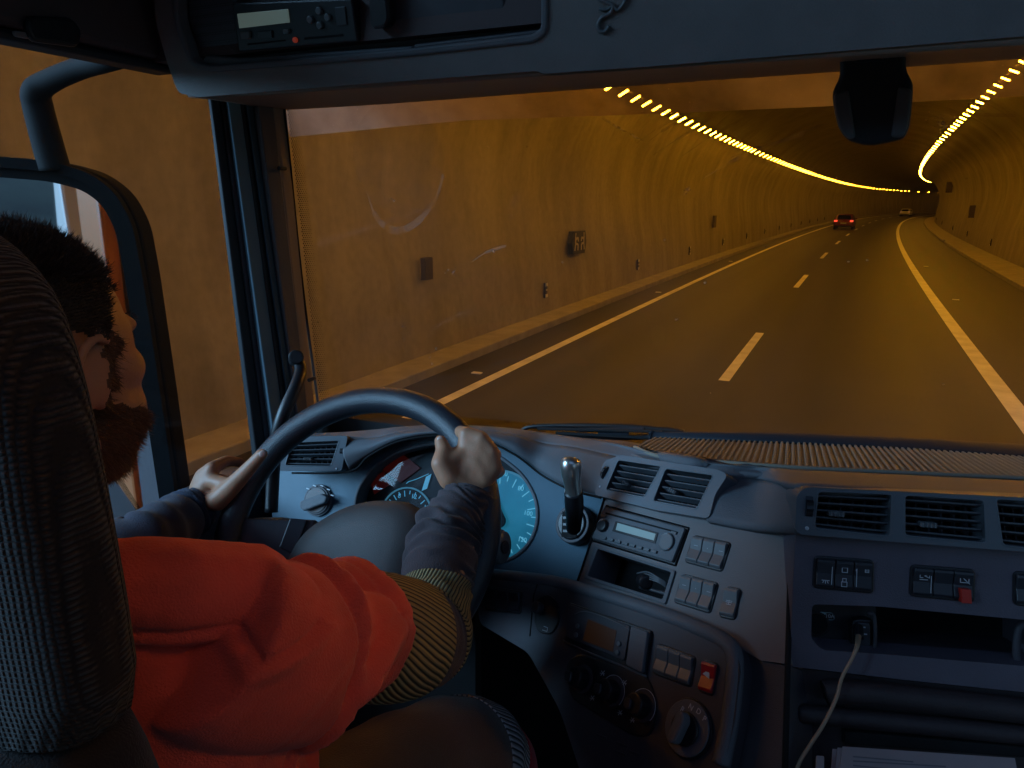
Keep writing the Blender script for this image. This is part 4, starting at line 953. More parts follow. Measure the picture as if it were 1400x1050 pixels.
# lower stack D: rounded board, with knobs and display
pD = [(738, 789), (789, 800), (891, 831), (960, 858), (1003, 880), (1012, 910), (1004, 985), (992, 1040), (980, 1075), (800, 1075), (765, 970), (722, 892), (655, 852), (652, 782)]
panel('lower_stack', PD, pD, [], 0, .09, DARKP, TR, r=.014)
tube('stack_edge', [PD.at(a, b, -.006) for a, b in ((655, 784), (738, 793), (789, 804), (891, 835), (958, 861), (996, 882), (1005, 912), (998, 985), (986, 1045))], .010, PAD, TR, steps=70, n=14)
tube('trim_seam', [PD.at(a, b, -.0005) for a, b in ((738, 789), (730, 815), (725, 870))], .0016, VOID, TR, n=6)
Q = [(664, 800), (716, 809), (713, 840), (663, 835)]; b = switch_bank('switch_bank', PD, Q, 3, TR, m=SW)
icon(PD, Q, 1, 3, Z2, b)
kb = slab('dimmer', PD, [(735, 818), (752, 812), (765, 826), (766, 850), (756, 868), (738, 866), (731, 850)], -.002, .003, BLACK, TR, r=.010)
disc('knob', PD, (741, 833), .009, .003, .016, SW, kb, n=24, bevel=.002); strokes('symbol', PD, [((744, 862), (750, 864)), ((750, 864), (751, 859)), ((751, 859), (746, 857))], .0008, SYM, kb, .0032, .0004)
hu = slab('heater_display', PD, [(780, 824), (893, 863), (884, 924), (774, 878)], -.004, .004, BLACK, TR, r=.003, bevel=.0015)
slab('faceplate', PD, [(782, 827), (866, 857), (858, 905), (777, 872)], .004, .007, DARKP, hu, r=.004)
slab('screen', PD, [(809, 848), (848, 864), (843, 893), (802, 877)], .007, .0078, mat('amber_lcd', (.05, .02, .008), .3, emit=((.25, .09, .03), .03)), hu, bevel=.0004)
slab('lid', PD, [(869, 858), (892, 866), (884, 922), (862, 911)], .004, .010, PAD, hu, r=.003, bevel=.0015)
tube('chrome_arc', [PD.at(a, b, .008) for a, b in ((785, 840), (800, 836), (830, 845), (862, 862), (880, 885), (872, 898))], .0006, SWG, hu, steps=30, n=6)
for a in ((795, 858), (793, 870), (852, 882), (850, 894)): disc('button', PD, a, .0034, .007, .010, SWG, hu, n=14, bevel=.0008)
tube('heater_edge', [PD.at(a, b, .003) for a, b in ((770, 876), (800, 890), (850, 910), (884, 925))], .0016, SWG, TR, n=6)
hp = slab('heater_panel', PD, [(774, 906), (794, 893), (886, 922), (901, 962), (892, 1006), (869, 1008), (781, 955)], -.003, .003, BLACK, TR, r=.016, bevel=.002)
for c in ((799, 929), (840, 946), (881, 966)):
    disc('dial_ring', PD, c, .0185, .003, .0045, DARKP, hp, n=36, bevel=.0006)
    k_ = disc('knob', PD, c, .0150, .0045, .022, BLACK, hp, n=30, bevel=.002, taper=.86)
    slab('grip', PD, [(c[0] - 9, c[1] - 8), (c[0] + 1, c[1] - 6), (c[0] - 2, c[1] + 9), (c[0] - 10, c[1] + 6)], .022, .027, SW, hp, r=.004, bevel=.0015)
for a in ((826, 921), (856, 934), (812, 955), (850, 975), (867, 985)): strokes('symbol', PD, [((a[0] - 3, a[1]), (a[0] + 3, a[1] + 1)), ((a[0] - 1, a[1] - 3), (a[0] + 2, a[1] + 3)), ((a[0] + 3, a[1] - 3), (a[0] - 2, a[1] + 3))], .0007, SYM, hp, .0034, .0004)
for c in ((840, 946), (881, 966)):
    cu, cv = PD.uv(PD.at(*c)); S = []
    bm = bmesh.new(); 
    for k in range(20):
        t0, t1 = R(-20 + 9 * k), R(-20 + 9 * (k + 1)); A, B = (cu + math.cos(t0) * .0195, cv + math.sin(t0) * .0195), (cu + math.cos(t1) * .0195, cv + math.sin(t1) * .0195)
        A2, B2 = (cu + math.cos(t0) * .0201, cv + math.sin(t0) * .0201), (cu + math.cos(t1) * .0201, cv + math.sin(t1) * .0201); prism_bm(bm, PD, [A, B, B2, A2], .0032, .0038)
    fin('scale_arc', bm, SYM, hp)
Q = [(901, 879), (953, 898), (946, 941), (892, 921)]; b = switch_bank('switch_bank', PD, Q, 3, TR, m=SWG)
icon(PD, Q, 0, 3, [((.3, .2), (.3, .8)), ((.3, .8), (.7, .8)), ((.7, .8), (.7, .2)), ((.45, .3), (.55, .6))], b); icon(PD, Q, 2, 3, [((.25, .2), (.75, .2)), ((.75, .2), (.75, .8)), ((.75, .8), (.25, .8)), ((.25, .8), (.25, .2)), ((.4, .5), (.6, .5))], b)
Q = [(963, 901), (984, 907), (976, 953), (955, 946)]; b = switch_bank('hazard_switch', PD, Q, 1, TR, m=REDB)
cu = quadpt(Q, .5, .38); bm = bmesh.new(); c2 = PD.uv(PD.at(*cu)); prism_bm(bm, PD, [(c2[0] - .0050, c2[1] - .004), (c2[0] + .0050, c2[1] - .004), (c2[0], c2[1] + .0055)], .0042, .0050); fin('triangle', bm, SYM, b)
rs_ = disc('drive_selector', PD, (943, 996), .032, 0, .004, BLACK, TR, n=44)
disc('dial_ring', PD, (943, 996), .030, .004, .007, PAD, rs_, n=44, bevel=.001)
disc('knob_base', PD, (943, 998), .0185, .007, .012, BLACK, rs_, n=36, bevel=.002)
slab('grip', PD, [(943, 977), (952, 977), (955, 990), (940, 1021), (931, 1020), (932, 1004)], .012, .026, PAD, rs_, r=.006, bevel=.003)
for s_, c_ in (('R', (933, 970)), ('N', (944.5, 967)), ('D', (955, 973)), ('P', (963, 983))): text('letter', s_, PD, c_, .0085, SYM, rs_, off=.0072)
for a in ((824, 1006), (851, 1017), (850, 1029), (869, 1029)): slab('key_label', PD, [(a[0] - 7, a[1] - 3), (a[0] + 6, a[1] + 2), (a[0] + 5, a[1] + 5), (a[0] - 8, a[1])], .0005, .0015, SW, TR, bevel=0)
# side fill between lower stack and the tunnel of the passenger panel
panel('stack_side', PB, [(1000, 880), (1040, 903), (1077, 910), (1073, 1075), (975, 1075)], [], -.004, .05, DARKP, TR)
# ---- passenger fascia C
REC = [(1110, 826), (1200, 829), (1440, 851), (1440, 914), (1190, 893), (1124, 889), (1109, 874)]
pC = [(1088, 727), (1240, 740), (1455, 755), (1455, 952), (1240, 930), (1080, 911), (1084, 800)]
panel('passenger_fascia', PC, pC, [REC], 0, .06, mat('fascia_aubergine', (.105, .090, .115), .5, bump=(700, .35), var=.1), TR, hr=.006)
bm = bmesh.new(); prism_bm(bm, PC, shrink(poly2(PC, REC), -.01), -.12, -.10); fin('tray_back', bm, VOID, TR)
bm = bmesh.new(); P = poly2(PC, REC); 
for i in range(len(P)):
    a, b = P[i], P[(i + 1) % len(P)]; bm.faces.new([bm.verts.new(q) for q in (PC.w(*a, -.04), PC.w(*b, -.04), PC.w(*b, -.11), PC.w(*a, -.11))])
fin('tray_wall', bm, DARKP, TR)
LOCK = [((.35, .5), (.65, .5)), ((.65, .5), (.65, .9)), ((.65, .9), (.35, .9)), ((.35, .9), (.35, .5)), ((.4, .5), (.4, .2)), ((.4, .2), (.6, .2)), ((.6, .2), (.6, .5))]
UNL = LOCK[:4] + [((.4, .4), (.4, .1)), ((.4, .1), (.62, .1)), ((.62, .1), (.62, .25))]
Q = [(1113, 759), (1195, 765), (1194, 812), (1110, 804)]; b = switch_bank('switch_bank', PC, Q, 3, TR, hm=.003)
icon(PC, Q, 1, 3, UNL, b, v=.28, s=.34); icon(PC, Q, 1, 3, LOCK, b, v=.70, s=.34); icon(PC, Q, 0, 3, [((.3, .3), (.45, .5)), ((.45, .5), (.8, .5)), ((.3, .3), (.35, .15))], b, v=.25, s=.25); icon(PC, Q, 0, 3, [((.3, .5), (.7, .5)), ((.35, .8), (.4, .6)), ((.5, .85), (.5, .6)), ((.65, .8), (.6, .6))], b, v=.7, s=.25)
icon(PC, Q, 0, 3, [((.85, 0), (.85, 1))], b, v=.5, s=.6)
icon(PC, Q, 2, 3, [((.12, 0), (.12, 1))], b, v=.5, s=.6); text('letter', 'P', PC, (1173, 777), .011, SYM, b, off=.0045); icon(PC, Q, 2, 3, [((.6, .3), (.8, .3)), ((.6, .5), (.8, .5)), ((.6, .7), (.8, .7)), ((.6, .3), (.6, .7)), ((.8, .3), (.8, .7))], b, v=.32, s=.22)
Q = [(1244, 771), (1333, 778), (1332, 824), (1242, 815)]; b = switch_bank('switch_bank', PC, Q, 3, TR, hm=.003)
icon(PC, Q, 0, 3, [((.3, .2), (.3, .7)), ((.3, .7), (.45, .7)), ((.55, .5), (.8, .3)), ((.55, .5), (.8, .7)), ((.8, .3), (.8, .7)), ((.3, .9), (.7, .9))], b, v=.3, s=.3); icon(PC, Q, 0, 3, [((.9, 0), (.9, 1))], b, v=.55, s=.5)
icon(PC, Q, 2, 3, [((.3, .25), (.75, .25)), ((.75, .25), (.75, .8)), ((.75, .8), (.3, .8)), ((.3, .8), (.3, .25)), ((.25, .15), (.8, .9))], b, v=.30, s=.34)
slab('red_guard', PC, [(1308, 802), (1322, 803), (1323, 822), (1309, 821)], .002, .010, mat('guard_red', (.55, .03, .02), .4), b, r=.001, bevel=.001)
Q = [(1384, 780), (1450, 785), (1450, 835), (1384, 827)]; b = switch_bank('switch_bank', PC, Q, 2, TR, hm=.003)
# sockets
so_ = disc('power_socket', PC, (1130, 868), .0115, -.05, -.044, VOID, TR, n=26); disc('socket_ring', PC, (1130, 868), .0145, -.05, -.046, BLACK, so_, n=30); 
panel('socket_plate', Plane(PC.o - PC.n * .040, PC.n), [(1108, 820), (1197, 826), (1199, 896), (1108, 892)], [], 0, .012, mat('socket_plate', (.018, .018, .022), .5), TR)
for o_ in (so_,): o_.location = PC.n * .008
Pp = Plane(PC.o - PC.n * .039, PC.n)
lb = slab('rating_label', Pp, [(1118, 836), (1140, 838), (1141, 848), (1118, 846)], 0, .0008, mat('label_blue', (.35, .55, .62), .5), TR, r=.005, bevel=0)
slab('half', Pp, [(1129, 837.6), (1139.5, 838.6), (1140, 847), (1128, 846)], .0008, .0012, BLACK, lb, r=.002, bevel=0)
text('letter', '24V', Pp, (1123.5, 841.5), .0065, BLACK, lb, off=.001); text('letter', '10A', Pp, (1134.5, 842.6), .0060, SYM, lb, off=.0014)
ub = slab('charger_socket', Pp, [(1160, 842), (1193, 843), (1194, 889), (1160, 888)], -.004, .012, BLACK, TR, r=.008, bevel=.002)
slab('face', Pp, [(1163, 845), (1183, 846), (1184, 884), (1163, 883)], .012, .016, SW, ub, r=.004)
strokes('lettering', Pp, [((1169, 860), (1178, 860.6)), ((1170, 851), (1176, 851.4))], .0012, SYM, ub, .0162, .0004)
tube('socket_rail', [Pp.at(a, b, .016) for a, b in ((1186, 838), (1195, 843), (1196, 880), (1190, 892), (1176, 892))], .0022, DARKP, ub, steps=24, n=10)
tube('tray_post', [PC.at(a, b, -.02) for a, b in ((1404, 852), (1392, 862), (1390, 898), (1402, 918))], .004, DARKP, TR, steps=20, n=10)
# glovebox area under the fascia
PL = mkplane(PC.at(1150, 915, -.012), 12.6, 24)
GB_ = mat('lower_brown', (.035, .024, .026), .6, bump=(400, .3), var=.2)
panel('lower_fascia', PL, [(1078, 912), (1240, 931), (1460, 953), (1460, 1110), (1070, 1110)], [], 0, .03, GB_, TR)
tube('shelf_edge', [PL.at(a, b, .012) for a, b in ((1128, 947), (1150, 945), (1250, 955), (1450, 978))], .013, GB_, TR, steps=30, n=14)
tube('shelf_edge', [PL.at(a, b, .010) for a, b in ((1090, 975), (1200, 985), (1450, 1010))], .010, GB_, TR, steps=30, n=14)
slab('under_shelf', PL, [(1150, 995), (1440, 1020), (1440, 1034), (1150, 1012)], 0, .012, VOID, TR)
# steering column, hub, wheel ---------------------------------------------------
WC, WA, WR = V(-.611, .819, -.496), R(50.6), .225
WN = Vector((0, -math.sin(WA), math.cos(WA))); WU = Vector((1, 0, 0)); WV = Vector((0, math.cos(WA), math.sin(WA)))
def wp(x, y, n=0): return WC + WU * x + WV * y + WN * n
bm = bmesh.new(); rings = []
NS = 96
for i in range(NS):
    t = 2 * math.pi * i / NS; c = wp(WR * math.cos(t), WR * math.sin(t)); e = (c - WC).normalized(); rings.append([bm.verts.new(c + (e * math.cos(2 * math.pi * k / 20) * .0225 + WN * math.sin(2 * math.pi * k / 20) * .0215)) for k in range(20)])
for i in range(NS):
    for k in range(20): bm.faces.new((rings[i][k], rings[(i + 1) % NS][k], rings[(i + 1) % NS][(k + 1) % 20], rings[i][(k + 1) % 20]))
sw_ = fin('steering_wheel', bm, LEATHER, TR, smooth=True)
PW = Plane(WC, WN)
hubm = mat('hub_plastic', (.060, .048, .046), .5, bump=(900, .4))
# dished horn pad
bm = bmesh.new(); prof = [(-.125, -.065), (-.122, -.035), (-.105, -.002), (-.055, .042), (0, .064), (.055, .070), (.088, .058), (.104, .02), (.104, -.06), (.07, -.11), (0, -.125), (-.08, -.11)]
prof = roundpoly(prof, .03, 4); lay = []
for s_, n_ in ((1.04, -.075), (1.04, -.052), (1.0, -.042), (.9, -.030), (.6, -.020), (.25, -.016)): lay.append([bm.verts.new(wp(x * s_ - .0, y * s_, n_)) for x, y in prof])
m_ = len(prof)
for a, b in zip(lay, lay[1:]):
    for k in range(m_): bm.faces.new((a[k], a[(k + 1) % m_], b[(k + 1) % m_], b[k]))
bm.faces.new(lay[-1]); bm.faces.new(lay[0][::-1]); fin('horn_pad', bm, hubm, sw_, smooth=True)
for s_ in (-1, 1):
    bm = bmesh.new(); hexa(bm, [wp(s_ * .10, -.065, -.062), wp(s_ * .10, .015 + .02 * (s_ > 0), -.062), wp(s_ * .215, -.015, -.012), wp(s_ * .215, -.055, -.012), wp(s_ * .10, -.065, -.045), wp(s_ * .10, .015 + .02 * (s_ > 0), -.045), wp(s_ * .215, -.015, .004), wp(s_ * .215, -.055, .004)])
    fin('spoke', bm, DARKP, sw_, bevel=.006, seg=3)
    slabq = [wp(s_ * .110, -.05, -.041), wp(s_ * .110, .010 + .02 * (s_ > 0), -.041), wp(s_ * .135, .005 + .02 * (s_ > 0), -.030), wp(s_ * .135, -.045, -.030)]
    bm = bmesh.new(); hexa(bm, slabq + [q + WN * .006 for q in slabq]); fin('spoke_keys', bm, SW, sw_, bevel=.002)
bm = bmesh.new(); tube_bm(bm, [wp(0, 0, -.06), wp(0, 0, -.22)], .06, 24); fin('steering_column', bm, BLACK, TR, bevel=.01)
bm = bmesh.new(); box(bm, V(-.60, 1.02, -.66), (.22, .30, .13)); fin('column_shroud', bm, BLACK, TR, bevel=.03, seg=4)
st = tube('left_stalk', [cd(440, 735, 1.16), cd(410, 727, 1.17), cd(392, 722, 1.18), cd(376, 722, 1.19), cd(352, 723, 1.20), cd(344, 724, 1.20)], [.010, .012, .017, .018, .019, .017], BLACK, TR, steps=24, n=18)
st = tube('right_stalk', [cd(560, 742, 1.15), cd(620, 744, 1.12), cd(655, 745, 1.08), cd(674, 746, 1.06), cd(690, 747, 1.05)], [.010, .014, .022, .0245, .022], SWG, TR, steps=24, n=22)
bm = bmesh.new(); tube_bm(bm, [cd(683, 747, 1.053), cd(687, 747, 1.051)], .0255, 26); fin('collar', bm, SWG, st, bevel=.002)
bm = bmesh.new(); tube_bm(bm, [cd(689, 748, 1.045), cd(692, 748, 1.043)], .010, 20); fin('end_button', bm, SW, st, bevel=.001)
strokes('marking', Plane(cd(672, 740, 1.03), (ray(672, 740) * -1)), [((664, 741), (676, 741)), ((664, 732), (670, 730))], .003, SYM, st, 0, .0006)
# ignition keys catching light beside the knee
tube('key_ring', [cd(646 + 6 * math.cos(t), 812 + 12 * math.sin(t), 1.0) for t in [k * .5 for k in range(13)]], .0012, SILVER, TR, steps=40, n=6)
# ---- driver seat: one high-backed shell, woven face
KNIT = bpy.data.materials.new('woven_fabric'); KNIT.use_nodes = True; t_, N_, L_ = nodes(KNIT)
tc = N_.new('ShaderNodeTexCoord'); mp = N_.new('ShaderNodeMapping'); mp.inputs['Scale'].default_value = (1, 1, 1); L_.new(tc.outputs['Object'], mp.inputs[0])
w1 = N_.new('ShaderNodeTexWave'); w1.bands_direction = 'Z'; w1.inputs['Scale'].default_value = 75; w1.inputs['Distortion'].default_value = 1.2; w1.inputs['Detail'].default_value = 2; w1.inputs['Detail Scale'].default_value = 2
w2 = N_.new('ShaderNodeTexWave'); w2.bands_direction = 'DIAGONAL'; w2.inputs['Scale'].default_value = 85; w2.inputs['Distortion'].default_value = 1.5
w2.bands_direction = 'X'
for q in (w1, w2): L_.new(mp.outputs[0], q.inputs[0])
mx = N_.new('ShaderNodeMath'); mx.operation = 'MULTIPLY'; L_.new(w1.outputs['Fac'], mx.inputs[0]); L_.new(w2.outputs['Fac'], mx.inputs[1])
rr = N_.new('ShaderNodeValToRGB'); rr.color_ramp.elements[0].position = .1; rr.color_ramp.elements[0].color = (.007, .004, .005, 1); rr.color_ramp.elements[1].position = .75; rr.color_ramp.elements[1].color = (.052, .027, .024, 1)
L_.new(mx.outputs[0], rr.inputs[0]); b_ = N_['Principled BSDF']; L_.new(rr.outputs[0], b_.inputs['Base Color']); b_.inputs['Roughness'].default_value = .9; b_.inputs['Sheen Weight'].default_value = .12
bp = N_.new('ShaderNodeBump'); bp.inputs['Strength'].default_value = 1; bp.inputs['Distance'].default_value = .004; L_.new(mx.outputs[0], bp.inputs['Height']); L_.new(bp.outputs[0], b_.inputs['Normal'])
SX = -.63
def seat_shell(name, prof, yc, ty, m, sub=0):
    """prof: list of (z, halfwidth, y offset); rounded cross-section."""
    bm = bmesh.new(); rows = []; n = 40
    for z, hw, dy in prof:
        row = []
        for k in range(n):
            t = 2 * math.pi * k / n; c, s = math.cos(t), math.sin(t); e = .38
            row.append(bm.verts.new(V(SX + math.copysign(abs(c) ** e, c) * hw, yc + dy + math.copysign(abs(s) ** .7, s) * ty * min(1, hw / .1), z)))
        rows.append(row)
    for a, b in zip(rows, rows[1:]):
        for k in range(n): bm.faces.new((a[k], a[(k + 1) % n], b[(k + 1) % n], b[k]))
    bm.faces.new(rows[0][::-1]); bm.faces.new(rows[-1])
    return fin(name, bm, m, TR, smooth=True, sub=1)
prof = [(-.36, .250, 0), (-.30, .259, 0), (-.20, .257, .0), (-.12, .254, .0), (-.08, .247, .0), (-.05, .238, .0), (-.025, .208, 0), (-.008, .165, 0), (.006, .11, 0), (.010, .05, 0)]
seat = seat_shell('driver_seat', prof, .250, .046, KNIT)
SM_ = mat('seat_side_fabric', (.016, .009, .010), .95, sheen=.2, bump=(500, .5))
prof = [(-1.05, .30, .02), (-.8, .30, .02), (-.6, .285, .02), (-.45, .27, .015), (-.37, .262, .005), (-.335, .25, 0), (-.32, .1, 0)]
sb = seat_shell('seat_back_lower', prof, .20, .105, SM_); sb.parent = seat
bm = bmesh.new(); box(bm, V(SX, .55, -1.0), (.52, .56, .16)); o = fin('seat_cushion', bm, SM_, seat, bevel=.06, seg=5)
bm = bmesh.new(); box(bm, V(SX, .50, -1.30), (.36, .40, .42)); o = fin('seat_base', bm, BLACKM, seat, bevel=.03)
# ================================================================== THE DRIVER
P_ = thing('person', 'bearded driver in an orange red work shirt over dark striped sleeves holding the steering wheel', 'person', (0, 0, 0))
SKIN = mat('skin', (.40, .185, .105), .5, sss=.12, bump=(420, .22), var=.10, vscale=25)
STUB = mat('stubble', (.10, .05, .032), .8, bump=(600, .6)); SCALP = mat('scalp_hair', (.03, .02, .016), .8)
HC = V(-.626, .388, -.143); HA = R(11)
HM_ = Matrix.Translation(HC) @ Matrix.Rotation(HA, 4, 'Z') @ Matrix.Rotation(R(-4), 4, 'X')
HI = HM_.inverted()
ICO = {}
def ico(sub):
    if sub not in ICO:
        b = bmesh.new(); bmesh.ops.create_icosphere(b, subdivisions=sub, radius=1); b.verts.ensure_lookup_table()
        ICO[sub] = ([v.co.copy() for v in b.verts], [[v.index for v in f.verts] for f in b.faces]); b.free()
    return ICO[sub]
class Blob:
    def __init__(s): s.v = []; s.f = []
    def ell(s, c, r, M=None, sub=3):
        if isinstance(r, (int, float)): r = (r, r, r)
        vs, fs = ico(sub); n = len(s.v)
        for q in vs:
            p = Vector((q.x * r[0], q.y * r[1], q.z * r[2]))
            if M is not None: p = M @ p
            s.v.append(p + Vector(c))
        s.f += [[i + n for i in f] for f in fs]
    def seg(s, pts, rs, sub=2):
        for (a, b), (r0, r1) in zip(zip(pts, pts[1:]), zip(rs, rs[1:])):
            a, b = Vector(a), Vector(b); L = (b - a).length; n = max(1, int(L / (min(r0, r1) * .3)))
            for k in range(n + 1): s.ell(a.lerp(b, k / n), r0 + (r1 - r0) * k / n, None, sub)
    def build(s, voxel, it, fac=.5):
        me = bpy.data.meshes.new('tmp'); me.from_pydata(s.v, [], s.f)
        o = bpy.data.objects.new('tmp', me); COL.objects.link(o)
        m = o.modifiers.new('r', 'REMESH'); m.mode = 'VOXEL'; m.voxel_size = voxel
        m = o.modifiers.new('s', 'SMOOTH'); m.factor = fac; m.iterations = it
        dg = bpy.context.evaluated_depsgraph_get(); me2 = bpy.data.meshes.new_from_object(o.evaluated_get(dg))
        bpy.data.objects.remove(o); bpy.data.meshes.remove(me); return me2
B = Blob(); H3 = HM_.to_3x3()
def he(c, r, rot=None, sub=3):
    M = H3 if rot is None else H3 @ rot
    B.ell(HM_ @ Vector(c), r, M, sub)
he((0, -.014, .045), (.074, .096, .080), sub=4); he((0, .036, .040), (.062, .052, .060), sub=4); he((0, .036, -.030), (.060, .058, .068))
he((0, .040, -.085), (.050, .052, .034)); he((0, .082, -.106), (.024, .020, .019)); he((0, .060, -.06), (.040, .042, .05))
for s in (-1, 1):
    he((s * .040, .058, -.006), (.026, .032, .026)); he((s * .036, .052, -.048), (.029, .040, .042)); he((s * .044, .034, .02), (.026, .040, .045))
    he((s * .027, .079, .034), (.027, .013, .011)); he((s * .052, .03, -.065), (.014, .04, .03))
    he((s * .077, -.008, .000), (.007, .019, .030), Matrix.Rotation(R(-12), 3, 'X') @ Matrix.Rotation(s * R(-16), 3, 'Z'))
    B.seg([HM_ @ Vector((s * (.081 + .006 * math.cos(a)), -.010 + .020 * math.sin(a) * -1, .002 + .031 * math.cos(a))) for a in [(-.5 + k * .42) for k in range(9)]], [.0045] * 9, 2)
    he((s * .074, .000, -.022), (.006, .010, .011)); he((s * .014, .104, -.026), .009)
B.seg([HM_ @ Vector(p) for p in ((0, .090, .030), (0, .102, .008), (0, .115, -.018), (0, .106, -.028))], [.009, .0095, .011, .009])
he((0, .096, -.050), (.024, .011, .0055)); he((0, .095, -.064), (.021, .011, .006))
NB = V(-.61, .355, -.325)
B.seg([HM_ @ Vector((0, -.025, -.05)), HM_ @ Vector((0, -.04, -.12)), NB], [.060, .056, .064])
SHR, SHL = V(-.425, .405, -.385), V(-.795, .38, -.40)
B.seg([SHL, V(-.70, .35, -.39), NB, V(-.52, .36, -.38), SHR], [.045, .045, .055, .05, .05])
B.seg([V(-.61, .37, -.42), V(-.61, .37, -.60), V(-.62, .36, -.85)], [.10, .11, .12]); B.seg([V(-.52, .37, -.45), V(-.53, .37, -.8)], [.08, .09]); B.seg([V(-.70, .37, -.45), V(-.70, .37, -.8)], [.08, .09])
WRR, ELR = cd(641, 683, 1.036), cd(580, 880, .855)
B.seg([SHR, ELR, WRR], [.05, .038, .024])
WRL, ELL = cd(272, 694, 1.175), V(-.95, .63, -.53)
B.seg([SHL, ELL, WRL], [.05, .038, .024])
def hand(J):
    """J: wrist, mcp list of 4, chains, thumb chain, heel points"""
    w_ = J['wrist']
    for m_ in J['mcp']: B.seg([w_, m_], [.017, .0125])
    for a, b in zip(J['mcp'], J['mcp'][1:]):
        B.seg([a, b], [.0125, .0125]); B.seg([w_.lerp(a, .6), w_.lerp(b, .6)], [.016, .016]); B.seg([w_.lerp(a, .85), w_.lerp(b, .85)], [.014, .014])
    for m_, ch, r in zip(J['mcp'], J['fing'], (.0100, .0102, .0097, .0086)): B.seg([m_] + ch, [.0122, r * 1.04, r * .95, r * .82])
    for m_ in J['mcp']: B.ell(m_ + J['up'] * .0022, .0108)
    t = J['thumb']; B.seg(t, [.0180, .0160, .0126, .0102][:len(t)])
    B.seg([t[0], w_.lerp(J['mcp'][3], .35)], [.017, .016]); B.seg([t[1], w_.lerp(J['mcp'][0], .7)], [.0125, .0135])
tocam = lambda px, py: ray(px, py).normalized() * -1
hand(dict(wrist=WRR, up=tocam(650, 610) + Vector((0, 0, .3)), mcp=[cd(637, 593, 1.052), cd(658, 600, 1.045), cd(672, 618, 1.042), cd(676, 640, 1.040)],
    fing=[[cd(628, 590, 1.092), cd(614, 600, 1.112), cd(606, 611, 1.108)], [cd(655, 598, 1.096), cd(640, 614, 1.118), cd(628, 626, 1.11)], [cd(678, 622, 1.090), cd(660, 636, 1.112), cd(648, 642, 1.10)], [cd(684, 645, 1.082), cd(668, 656, 1.10), cd(656, 660, 1.09)]],
    thumb=[cd(615, 655, 1.030), cd(603, 634, 1.030), cd(607, 616, 1.040), cd(602, 603, 1.048)]))
hand(dict(wrist=WRL, up=tocam(270, 650) + Vector((0, 0, .3)), mcp=[cd(290, 640, 1.175), cd(276, 650, 1.185), cd(269, 666, 1.195), cd(268, 683, 1.20)],
    fing=[[cd(309, 630, 1.215), cd(327, 632, 1.240), cd(340, 640, 1.240)], [cd(300, 655, 1.245), cd(325, 662, 1.255), cd(345, 671, 1.222)], [cd(298, 672, 1.250), cd(322, 682, 1.245), cd(337, 689, 1.215)], [cd(296, 688, 1.245), cd(316, 696, 1.235), cd(329, 701, 1.21)]],
    thumb=[cd(298, 684, 1.150), cd(318, 664, 1.142), cd(340, 641, 1.135), cd(358, 621, 1.128)]))
for c, r in ((cd(630, 626, 1.050), .019), (cd(648, 622, 1.050), .020), (cd(662, 634, 1.048), .018), (cd(636, 646, 1.045), .020), (cd(652, 650, 1.046), .020)): B.ell(c, r)
for c, r in ((cd(285, 655, 1.186), .014), (cd(282, 668, 1.188), .016)): B.ell(c, r)
bme = B.build(.0026, 5)
def relax(me, sel, it):
    nb = {i: [] for i in sel}
    for e in me.edges:
        a, b = e.vertices
        if a in nb: nb[a].append(b)
        if b in nb: nb[b].append(a)
    V_ = me.vertices
    for _ in range(it):
        new = {i: sum((V_[j].co for j in nb[i]), Vector()) / len(nb[i]) for i in sel}
        for i, c in new.items(): V_[i].co = V_[i].co.lerp(c, .6)
sel = []
for v in bme.vertices:
    if v.co.z > H - .31 and v.co.y < .60:
        l = HI @ v.co
        if not (abs(l.x) > .070 and l.y < .03) and not (abs(l.x) < .016 and l.y > .098): sel.append(v.index)
relax(bme, sel, 16)
relax(bme, [v.index for v in bme.vertices if v.co.y > .80], 5)
for p in bme.polygons: p.use_smooth = True
body = link('body', bme, [SKIN, STUB, SCALP], P_)
def hair_w(l):      # how much a spot of the head (local frame) grows hair
    l = l + Vector((0, .010 * noise.noise(l * 90), .010 * noise.noise(l * 80 + Vector((5, 5, 5)))))
    if l.z < -.045 or l.y > .085: return 0
    if abs(l.x) > .066 and -.035 < l.y < .018 and -.035 < l.z < .035: return 0
    if l.z > .074 and l.y < .070: return 1
    if l.y < .048 - (.074 - l.z) * .50 and l.z > -.03 + l.y * .2: return .9 if l.z > .03 else .6
    return 0
def beard_w(l):
    l = l + Vector((0, .012 * noise.noise(l * 70), .012 * noise.noise(l * 70 + Vector((5, 5, 5)))))
    if l.z < -.150 or l.y < .002: return 0
    if l.z < -.026 and not (abs(l.x) < .022 and -.068 < l.z < -.046 and l.y > .09) and l.z > -.135:
        if l.z > -.026 - .55 * max(0, l.y - .030) - .0 and abs(l.x) > .026: return 0
        return 1
    if .000 < l.y < .034 and -.05 < l.z < .03 and abs(l.x) > .05: return .8
    return 0
rh = random.Random(11); hv, hf, bv, bf = [], [], [], []
def strand(vs, fs, p, d, L, wd, bend):
    s = d.cross(Vector((rh.uniform(-1, 1), rh.uniform(-1, 1), rh.uniform(-1, 1)))).normalized() * wd / 2
    m = p + d * L * .5 + bend * L * .12; e = p + d * L + bend * L * .45; n = len(vs)
    vs += [p - s, p + s, m + s * .8, m - s * .8, e]; fs += [(n, n + 1, n + 2, n + 3), (n + 3, n + 2, n + 4)]
